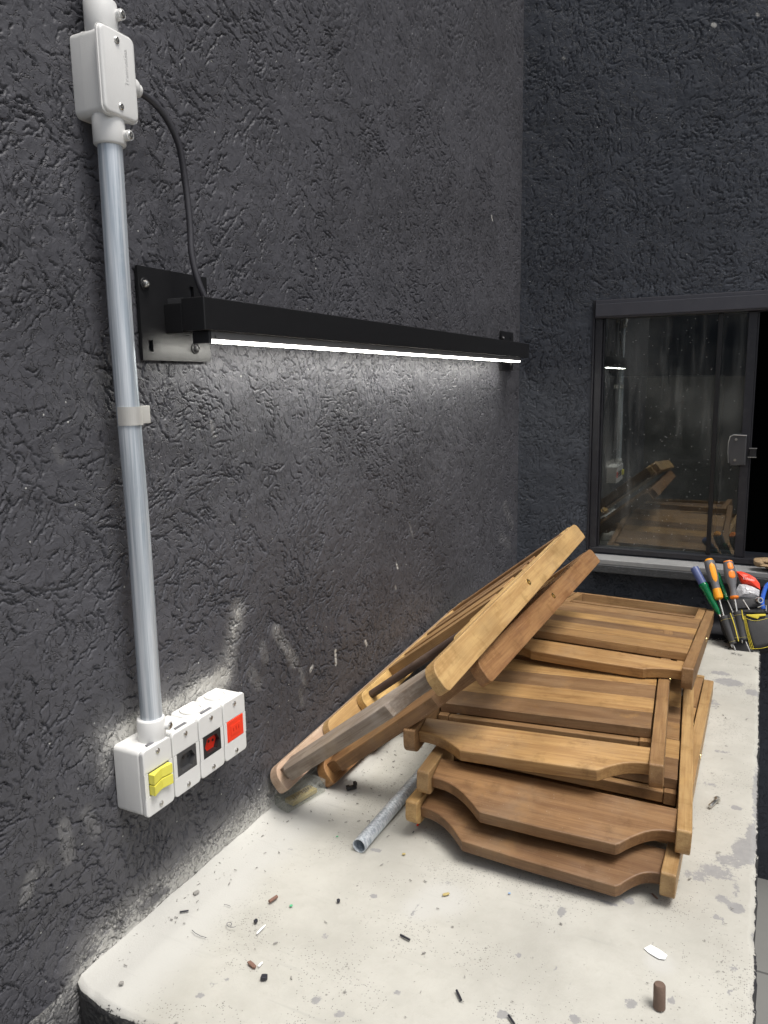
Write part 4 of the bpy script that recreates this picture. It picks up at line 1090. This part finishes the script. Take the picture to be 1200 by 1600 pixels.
chip('wire_clipping', 'grey brown ribbed clipping left of the green chip', 'clipping', 427, 1409, .016, .006, .005, 'debrisbrown', tip=(434, 1404), rnd=True)
chip('wire_clipping', 'small black clipping lying on the smooth plaster band by the wall', 'clipping', 288, 1427, .013, .003, .0025, 'debrisblack', tip=(295, 1426), rnd=True)
chip('plastic_sliver', 'long white sliver pointing up to the right', 'sliver', 408, 1455, .022, .003, .0016, 'white', tip=(416, 1447))
chip('plastic_sliver', 'short white sliver beside the brown wedge', 'sliver', 407, 1510, .010, .003, .002, 'white', tip=(411, 1506))
chip('wood_splinter', 'brown wedge shaped splinter near the front left of the bench', 'splinter', 394, 1511, .016, .006, .003, 'debrisbrown', tip=(400, 1517))
chip('black_crumb', 'black lump below the brown wedge splinter', 'crumb', 413, 1532, .009, .008, .005, 'debrisblack', ang=.4)
chip('black_crumb', 'small black crumb above the white sliver', 'crumb', 400, 1443, .006, .005, .004, 'debrisblack', ang=1.4)
chip('black_crumb', 'tiny black crumb right of the green chip', 'crumb', 529, 1411, .005, .005, .004, 'debrisblack', ang=.9)
chip('black_crumb', 'dark crumb under the bulging edge of the bottom chair', 'crumb', 909, 1380, .007, .003, .002, 'debrisblack', ang=.7)
chip('green_chip', 'tiny green chip near the grey brown clipping', 'chip', 455, 1418, .005, .004, .002, 'debrisgreen', ang=.7)
chip('green_chip', 'pale green speck left of the open pipe end', 'chip', 527, 1309, .004, .003, .001, 'debrisgreen', ang=.2)
chip('red_chip', 'small red chip between the pipe and the chair posts', 'chip', 653, 1291, .008, .004, .003, 'redbright', tip=(657, 1285))
chip('black_crumb', 'black fleck just below the red chip', 'crumb', 646, 1302, .005, .002, .001, 'debrisblack', tip=(650, 1298))
chip('dry_leaf_bit', 'curled tan leaf bit in front of the chairs', 'leaf', 697, 1400, .012, .005, .002, 'debristan', tip=(705, 1398))
chip('blue_chip', 'pale blue speck right of the tan leaf bit', 'chip', 796, 1398, .004, .003, .001, 'debrisblue', ang=.3)
chip('wood_splinter', 'reddish splinter beside the near right chair post', 'splinter', 1023, 1403, .014, .003, .0015, 'debrisbrown', tip=(1028, 1408))
chip('wood_splinter', 'tan crumb in front of the pipe offcut', 'splinter', 631, 1337, .006, .004, .002, 'debristan', ang=.5)
chip('mortar_crumb', 'grey mortar crumb on the plaster band by the wall', 'crumb', 190, 1540, .006, .005, .003, 'mortar', ang=.4)
chip('mortar_crumb', 'rounded grey mortar blob near the wall below the outlet boxes', 'crumb', 307, 1398, .010, .007, .003, 'mortar', ang=1.2)
# black clip
p = hit(550, 1234, 2, 0); b = MB()
b.box(-.011, .009, -.004, .004, 0, .006, .001); b.box(.004, .010, -.004, .004, .0061, .013, .001); b.box(-.012, -.005, -.005, .003, .0061, .009, .001)
o = b.build('broken_clip', 'blackplastic'); o.location = (p.x, p.y, .002); o.rotation_euler = (0, 0, .9); tag(o, 'broken black plastic clip lying between clear case and pipe', 'clip')
# black marker-like bit behind the clear case
p = hit(508, 1230, 2, 0); b = MB(); b.cyl((-.012, 0, .005), (.012, 0, .005), .005, 14, .001)
o = b.build('plastic_plug', 'blackplastic'); o.location = (p.x, p.y, .002); o.rotation_euler = (0, 0, .5); tag(o, 'short black plug touching the far end of the clear case', 'plug')
# loop of thin wire
p = hit(355, 1447, 2, 0.001); b = MB(); lp = [(.006*math.cos(t*.55)+.001*t, .005*math.sin(t*.55), .0015+.0003*t) for t in range(12)]
b.tube(lp, .0005, 6); o = b.build('wire_loop', 'slot'); o.location = (p.x, p.y, .002); tag(o, 'thin curled wire loop on the bare plaster band', 'wire')
p = hit(300, 1455, 2, 0.001); b = MB(); b.tube([(0, 0, .001), (.008, -.005, .0015), (.018, -.008, .001), (.028, -.009, .001)], .0005, 6); o = b.build('wire_strand', 'slot'); o.location = (p.x, p.y, .002); o.rotation_euler = (0, 0, .2); tag(o, 'thin bent grey strand near the foot of the wall', 'wire')
p = hit(350, 1415, 2, 0.001); b = MB(); b.tube([(0, 0, .001), (.004, .001, .001), (.010, .001, .0014), (.012, .0, .001)], .0004, 6); o = b.build('wire_strand', 'slot'); o.location = (p.x, p.y, .002); tag(o, 'tiny straight grey strand above the curled wire loop', 'wire')
# silver bolt
p = hit(1109, 1262, 2, .004); q = hit(1127, 1245, 2, .004); dv = (q-p).normalized(); b = MB()
b.cyl((0, 0, 0), dv*.030, .0034, 16, .0006); b.cyl(dv*.030, dv*.034, .0065, 6, .0005)
o = b.build('loose_bolt', 'steel'); o.location = p+Vector((0, 0, .003)); tag(o, 'silver bolt lying right of the flat stack of chairs', 'bolt')
# brown dowel stub standing up
p = hit(1030, 1576, 2, 0); b = MB(); b.lathe([(0, .0070), (.001, .0075), (.030, .0073), (.032, .0062), (.0325, .0)], (0, 0, 0), (0.0, 0, 1), 20)
o = b.build('dowel_stub', 'rust'); o.location = (p.x, p.y, .001); o.rotation_euler = (rad(-4), rad(-2), 0); tag(o, 'short brown dowel stub standing upright near the front right of the bench', 'dowel')

b = MB(); r3 = random.Random(3)
for i in range(900):
    if i % 3 == 0: y = r3.uniform(.66, 2.2); x = abs(r3.gauss(.012, .02))+.006
    elif i % 3 == 1: x, y = r3.gauss(.17, .09), r3.gauss(1.25, .13)
    else: x, y = r3.uniform(.05, .79), r3.uniform(.62, 2.3)
    if not (.006 < x < .80 and .63 < y < 2.4): continue
    a = r3.uniform(0, 3.14); l_ = r3.choice((.0010, .0014, .0018, .003))*r3.uniform(.6, 1.2); w_ = l_*r3.uniform(.25, .8); h_ = w_*.6
    c_, s_ = math.cos(a), math.sin(a); z_ = .0022
    vs = [(x+c_*p-s_*q, y+s_*p+c_*q, z_+hh) for hh in (0, h_) for p, q in ((-l_, -w_*.5), (l_, -w_*.3), (l_*.7, w_*.5), (-l_*.8, w_*.4))]
    b.add(vs, [(3, 2, 1, 0), (4, 5, 6, 7), (0, 1, 5, 4), (1, 2, 6, 5), (2, 3, 7, 6), (3, 0, 4, 7)])
tag(b.build('grit', 'mortar'), 'fine grit and sawdust scattered over the bench top', 'grit', kind='stuff')

# ------------------------------------------------------------------ tool pouch and tools at the far end
def tp(u, v, off=0.0):
    """pixel onto the leaning plane of the pouch: y = 2.33 + 0.55 z + off"""
    d = np.array([(u-600)/F_PX, (v-800)/F_PX, 1.0]) @ CR
    n_ = np.array([0, 1, -0.55]); t = (2.33+off-n_@CAM)/(n_@d); return Vector(CAM+t*d)
pch = thing('tool_pouch', 'black nylon tool pouch with yellow piping propped at the far end of the bench', 'tool pouch', loc=(.78, 2.36, .003))
plc = (-.78, -2.36, -.003)
def quad_pad(pix, off, th, mat, name, parent, bev=.003, sub=0):
    P_ = [tp(u, v, off) for u, v in pix]; n_ = Vector((0, -1, .55)).normalized()
    b = MB(); bm = bmesh.new()
    f = [bm.verts.new(p) for p in P_]; g = [bm.verts.new(p-n_*th) for p in P_]
    k_ = len(P_); bm.faces.new(f); bm.faces.new(g[::-1])
    for i in range(k_): bm.faces.new((f[i], g[i], g[(i+1) % k_], f[(i+1) % k_]))
    bmesh.ops.recalc_face_normals(bm, faces=bm.faces)
    bmesh.ops.bevel(bm, geom=list(bm.edges), offset=bev, segments=3, profile=.5, affect='EDGES')
    b.from_bm(bm, 0, .5, True); o = b.build(name, mat, parent); o.location = plc if parent is pch else (0, 0, 0); return o
quad_pad([(1118, 940), (1160, 932), (1240, 940), (1250, 1012), (1180, 1018), (1150, 1016), (1128, 985)], .025, .05, 'fabric', 'pouch_body', pch, bev=.008)
quad_pad([(1163, 958), (1230, 958), (1236, 1004), (1178, 1012), (1168, 985)], -.006, .026, 'fabricsheen', 'front_pocket', pch, bev=.009)
quad_pad([(1137, 938), (1192, 933), (1193, 948), (1139, 953)], .02, .012, 'fabricsheen', 'top_band', pch, bev=.004)
quad_pad([(1150, 953), (1230, 951), (1230, 959), (1150, 957)], -.008, .01, 'fabric', 'hem_band', pch, bev=.002)
quad_pad([(1165, 960), (1196, 959), (1197, 962), (1187, 963), (1184, 967), (1167, 962)], -.014, .006, 'piping', 'yellow_flap', pch, bev=.0015)
quad_pad([(1142, 1000), (1165, 998), (1178, 1019), (1152, 1019)], .004, .01, 'fabric', 'bottom_flap', pch, bev=.003)
def sleeve(pt, pb_, rt, rb, name='screwdriver_sleeve'):
    a1, b1 = tp(*pt, -.006), tp(*pb_, -.006); L_ = (b1-a1).length
    b = MB(); b.lathe([(0, rt*.8), (0.001, rt), (L_*.1, rt*1.02), (L_*.12, rt*.97), (L_*.9, rb), (L_, rb*.95), (L_, rb*.6)], a1, b1, 18)
    s_ = b.build(name, 'fabricsheen', pch); s_.location = plc
    d_ = (b1-a1).normalized()
    for t_ in (.012, L_*.93):
        b = MB()
        rr = rt*1.03 if t_ < .02 else rb*1.03
        u_ = d_.orthogonal().normalized(); w_ = d_.cross(u_)
        b.tube([a1+d_*t_+(u_*math.cos(q)+w_*math.sin(q))*rr for q in np.linspace(0, 2*math.pi, 24)], .0006, 5)
        b.build('stitching', 'thread', s_)
    return s_
sleeve((1131, 963), (1146, 1006), .0125, .0095)
sleeve((1141, 961), (1152, 1000), .0120, .0100)
sleeve((1153, 956), (1162, 1000), .0140, .0110)
b = MB()
for a in (((1141, 958), (1147, 975), (1154, 1002)), ((1159, 953), (1161, 966), (1163, 968))):
    b.tube(catmull([tp(*q, -.021) for q in a], 6), .0013, 8)
for k_ in range(3):
    b.tube(catmull([tp(1161+k_*1.6, 962, -.020), tp(1166+k_*1.8, 985, -.020), tp(1173+k_*2.4, 1014, -.016)], 6), .0005, 6)
b.tube(catmull([tp(1165, 966, -.034), tp(1180, 970, -.036), tp(1200, 966, -.034)], 6), .0006, 6)
b.tube(catmull([tp(1174, 1014, -.02), tp(1190, 1013, -.03), tp(1206, 1009, -.03)], 6), .0008, 6)
b.build('piping', 'piping', pch).location = plc

def driver(name, label, top, bot, tipend, prof, segs, shaft_r, off=0.0, shaft_mat='steel'):
    """screwdriver: handle from top pixel to bot pixel, shaft on to tipend"""
    a1, b1, t1 = tp(*top, off), tp(*bot, off), tp(*tipend, off*.5)
    r = thing(name, label, 'screwdriver', loc=t1)
    L_ = (b1-a1).length
    for (nm, mat, lo, hi) in segs:
        pr = [(q[0]*L_, q[1]) for q in prof if lo-1e-6 <= q[0] <= hi+1e-6]
        b = MB(); b.lathe(pr, a1, b1, 22); b.build(nm, mat, r).location = -t1
    b = MB(); Ls = (t1-b1).length; b.lathe([(0, shaft_r), (Ls-.012, shaft_r), (Ls-.004, shaft_r*.9), (Ls, .0006)], b1, t1, 12); b.build('shaft', shaft_mat, r).location = -t1
    return r, a1, b1
def inlay(r, a1, b1, f0, f1, wr, mat, rr):
    """coloured grip inlay on the side that faces the yard"""
    d = (b1-a1); L_ = d.length; d.normalize(); base = Vector((.35, -1, .35)); base = (base-d*base.dot(d)).normalized(); w_ = d.cross(base)
    b = MB(); vs = []; fs = []; n1, n2 = 9, 5
    for i in range(n1+1):
        t = i/n1; wid = wr*math.sqrt(max(0.02, 1-(2*t-1)**4))
        for j in range(n2+1):
            a = (j/n2-.5)*2*wid; R_ = rr(f0+(f1-f0)*t)+.0009*(1-(2*t-1)**6)
            vs.append(a1+d*(L_*(f0+(f1-f0)*t))+(base*math.cos(a)+w_*math.sin(a))*R_)
    for i in range(n1):
        for j in range(n2): fs.append((i*(n2+1)+j, i*(n2+1)+j+1, (i+1)*(n2+1)+j+1, (i+1)*(n2+1)+j))
    b.add(vs, fs, None, None, True); b.build('grip_inlay', mat, r).location = -r.location
hp = [(0, .004), (.015, .0105), (.06, .0135), (.08, .0150), (.20, .0160), (.45, .0145), (.62, .0115), (.74, .0115), (.76, .0115), (.90, .0130), (.97, .0120), (1.0, .006)]
def interp(p):
    return lambda t: float(np.interp(t, [q[0] for q in p], [q[1] for q in p]))
r, a1, b1 = driver('screwdriver', 'screwdriver with grey and yellow orange handle, tallest in the pouch', (1107, 873), (1124, 937), (1144, 1012), hp,
                   [('end_cap', 'orange', 0, .06), ('grip', 'handlegrey', .06, .74), ('collar', 'orange', .74, 1.0)], .0028, off=-.004)
inlay(r, a1, b1, .14, .60, .55, 'orange', interp(hp))
hp2 = [(0, .004), (.02, .0125), (.05, .0138), (.06, .0140), (.22, .0165), (.45, .0165), (.70, .0100), (.82, .0092), (.93, .0120), (.95, .0120), (.98, .0110), (1.0, .006)]
r, a1, b1 = driver('screwdriver', 'screwdriver with grey and red orange handle, right of the thin green one', (1137, 876), (1148, 936), (1160, 1005), hp2,
                   [('end_cap', 'orangered', 0, .05), ('grip', 'handlegrey', .05, .93), ('collar', 'orangered', .93, 1.0)], .0030, off=-.006)
inlay(r, a1, b1, .08, .27, .5, 'orangered', interp(hp2)); inlay(r, a1, b1, .30, .50, .55, 'orangered', interp(hp2))
hp3 = [(0, .005), (.02, .0115), (.05, .0125), (.30, .0120), (.36, .0120), (.38, .0130), (.43, .0135), (.46, .0110), (.70, .0105), (.92, .0075), (1.0, .004)]
driver('screwdriver', 'screwdriver with slate blue cap and see-through green handle, leftmost in the pouch', (1084, 886), (1124, 960), (1150, 1018), hp3,
       [('end_cap', 'bluecap', 0, .36), ('grip', 'green', .36, 1.0)], .0026, off=.002)
hp4 = [(0, .004), (.03, .0075), (.3, .0075), (.5, .006), (.85, .0060), (.9, .0075), (1.0, .003)]
driver('screwdriver', 'thin all green screwdriver between the two orange and grey ones', (1120, 895), (1137, 938), (1173, 1021), hp4, [('grip', 'green', 0, 1.0)], .0020, off=.010)
# red and clear bag
rb = thing('parts_bag', 'crumpled red and clear bag of white parts behind the pouch', 'bag', loc=tp(1168, 934, .04))
def blob(pix, off, depth, mat, name, parent, seed):
    P_ = [tp(u, v, off) for u, v in pix]; c0 = sum(P_, Vector())/len(P_); n_ = Vector((0, -1, .3)).normalized(); r2 = random.Random(seed)
    vs = [c0+n_*depth]; fs = []; R_ = 4; k_ = len(P_)
    for i in range(1, R_+1):
        t = i/R_
        for p in P_:
            q = c0.lerp(p, t)+n_*depth*(1-t*t)+Vector((r2.uniform(-1, 1), r2.uniform(-1, 1), r2.uniform(-1, 1)))*.0016*(1 if i < R_ else .3); vs.append(q)
    for j in range(k_): fs.append((0, 1+j, 1+(j+1) % k_))
    for i in range(R_-1):
        for j in range(k_): fs.append((1+i*k_+j, 1+(i+1)*k_+j, 1+(i+1)*k_+(j+1) % k_, 1+i*k_+(j+1) % k_))
    o0 = len(vs); vs.append(c0-n_*depth*.6)
    for j in range(k_): fs.append((o0, 1+(R_-1)*k_+(j+1) % k_, 1+(R_-1)*k_+j))
    b = MB(); b.add(vs, fs, None, None, False); o = b.build(name, mat, parent); o.location = -parent.location; return o
blob([(1150, 893), (1158, 893), (1170, 897), (1180, 903), (1187, 912), (1188, 921), (1180, 918), (1170, 914), (1160, 913), (1156, 908)], .04, .012, 'redbright', 'red_header', rb, 1)
blob([(1155, 913), (1165, 913), (1175, 916), (1187, 922), (1186, 932), (1178, 936), (1165, 935), (1152, 934), (1150, 922)], .036, .014, 'bagwhite', 'bag_contents', rb, 2)
tc = tp(1170, 905, .018); TX = Matrix.Translation(tc-rb.location) @ Matrix.Rotation(rad(8), 4, 'Y') @ Matrix.Rotation(rad(80), 4, 'X')
text_mesh('Lithium', .0105, .0002, 'white', TX, rb, 'printed_word')
# blue item, ring, hex key, pins in the pouch
b = MB(); bp_ = [tp(*q, .0) for q in ((1193, 952), (1191, 940), (1194, 925), (1199, 914), (1206, 912))]; b.tube(catmull(bp_, 6), .006, 12)
o = b.build('pliers', 'blue'); tag(o, 'bright blue curved plier handle at the right edge above the pouch', 'pliers')
b = MB(); c0 = tp(1186, 938, -.004); n_ = Vector((.5, -.8, .3)).normalized(); u_ = n_.orthogonal().normalized(); w_ = n_.cross(u_)
b.lathe([(0, .0085), (.002, .0095), (.016, .0095), (.018, .0085), (.018, .006), (.004, .0055), (.004, 0)], c0+n_*(-.010), c0+n_, 20); o = b.build('socket_bit', 'steel'); tag(o, 'round steel socket beside the red bag', 'socket')
b = MB(); b.tube([tp(1184, 949, -.014), tp(1194, 945, -.014), tp(1197, 946, -.012), tp(1197, 955, -.012)], .0016, 8); o = b.build('hex_key', 'steel'); tag(o, 'bent steel hex key hanging at the pouch rim', 'hex key')
b = MB(); b.tube([tp(1161, 937, -.004), tp(1171, 953, -.004)], .0018, 8); o = b.build('punch_tool', 'steel'); tag(o, 'slim steel punch slanting out of the pouch behind the sleeves', 'punch')
# glove on the window track
gl_ = thing('work_glove', 'straw brown folded work glove lying on the window track', 'glove', loc=(.83, 2.60, .19))
b = MB()
def lump(cx, cz, rx, rz, y, ryy, seed):
    r2 = random.Random(seed); vs = []; fs = []; n1, n2 = 8, 16
    for i in range(n1+1):
        ph = math.pi*i/n1
        for j in range(n2):
            th = 2*math.pi*j/n2; k_ = 1+r2.uniform(-.07, .07)
            vs.append((cx+rx*k_*math.cos(th)*math.sin(ph), y+ryy*k_*math.sin(th)*math.sin(ph), cz+rz*math.cos(ph)*k_))
    for i in range(n1):
        for j in range(n2): fs.append((i*n2+j, i*n2+(j+1) % n2, (i+1)*n2+(j+1) % n2, (i+1)*n2+j))
    b.add(vs, fs, None, None, True)
lump(.035, .014, .085, .010, 0.0, .035, 1); lump(.020, .026, .070, .008, .004, .030, 2); lump(-.030, .018, .020, .014, 0.0, .026, 3); lump(.06, .006, .08, .006, -.01, .03, 4)
b.build('folded_leather', 'glove', gl_)
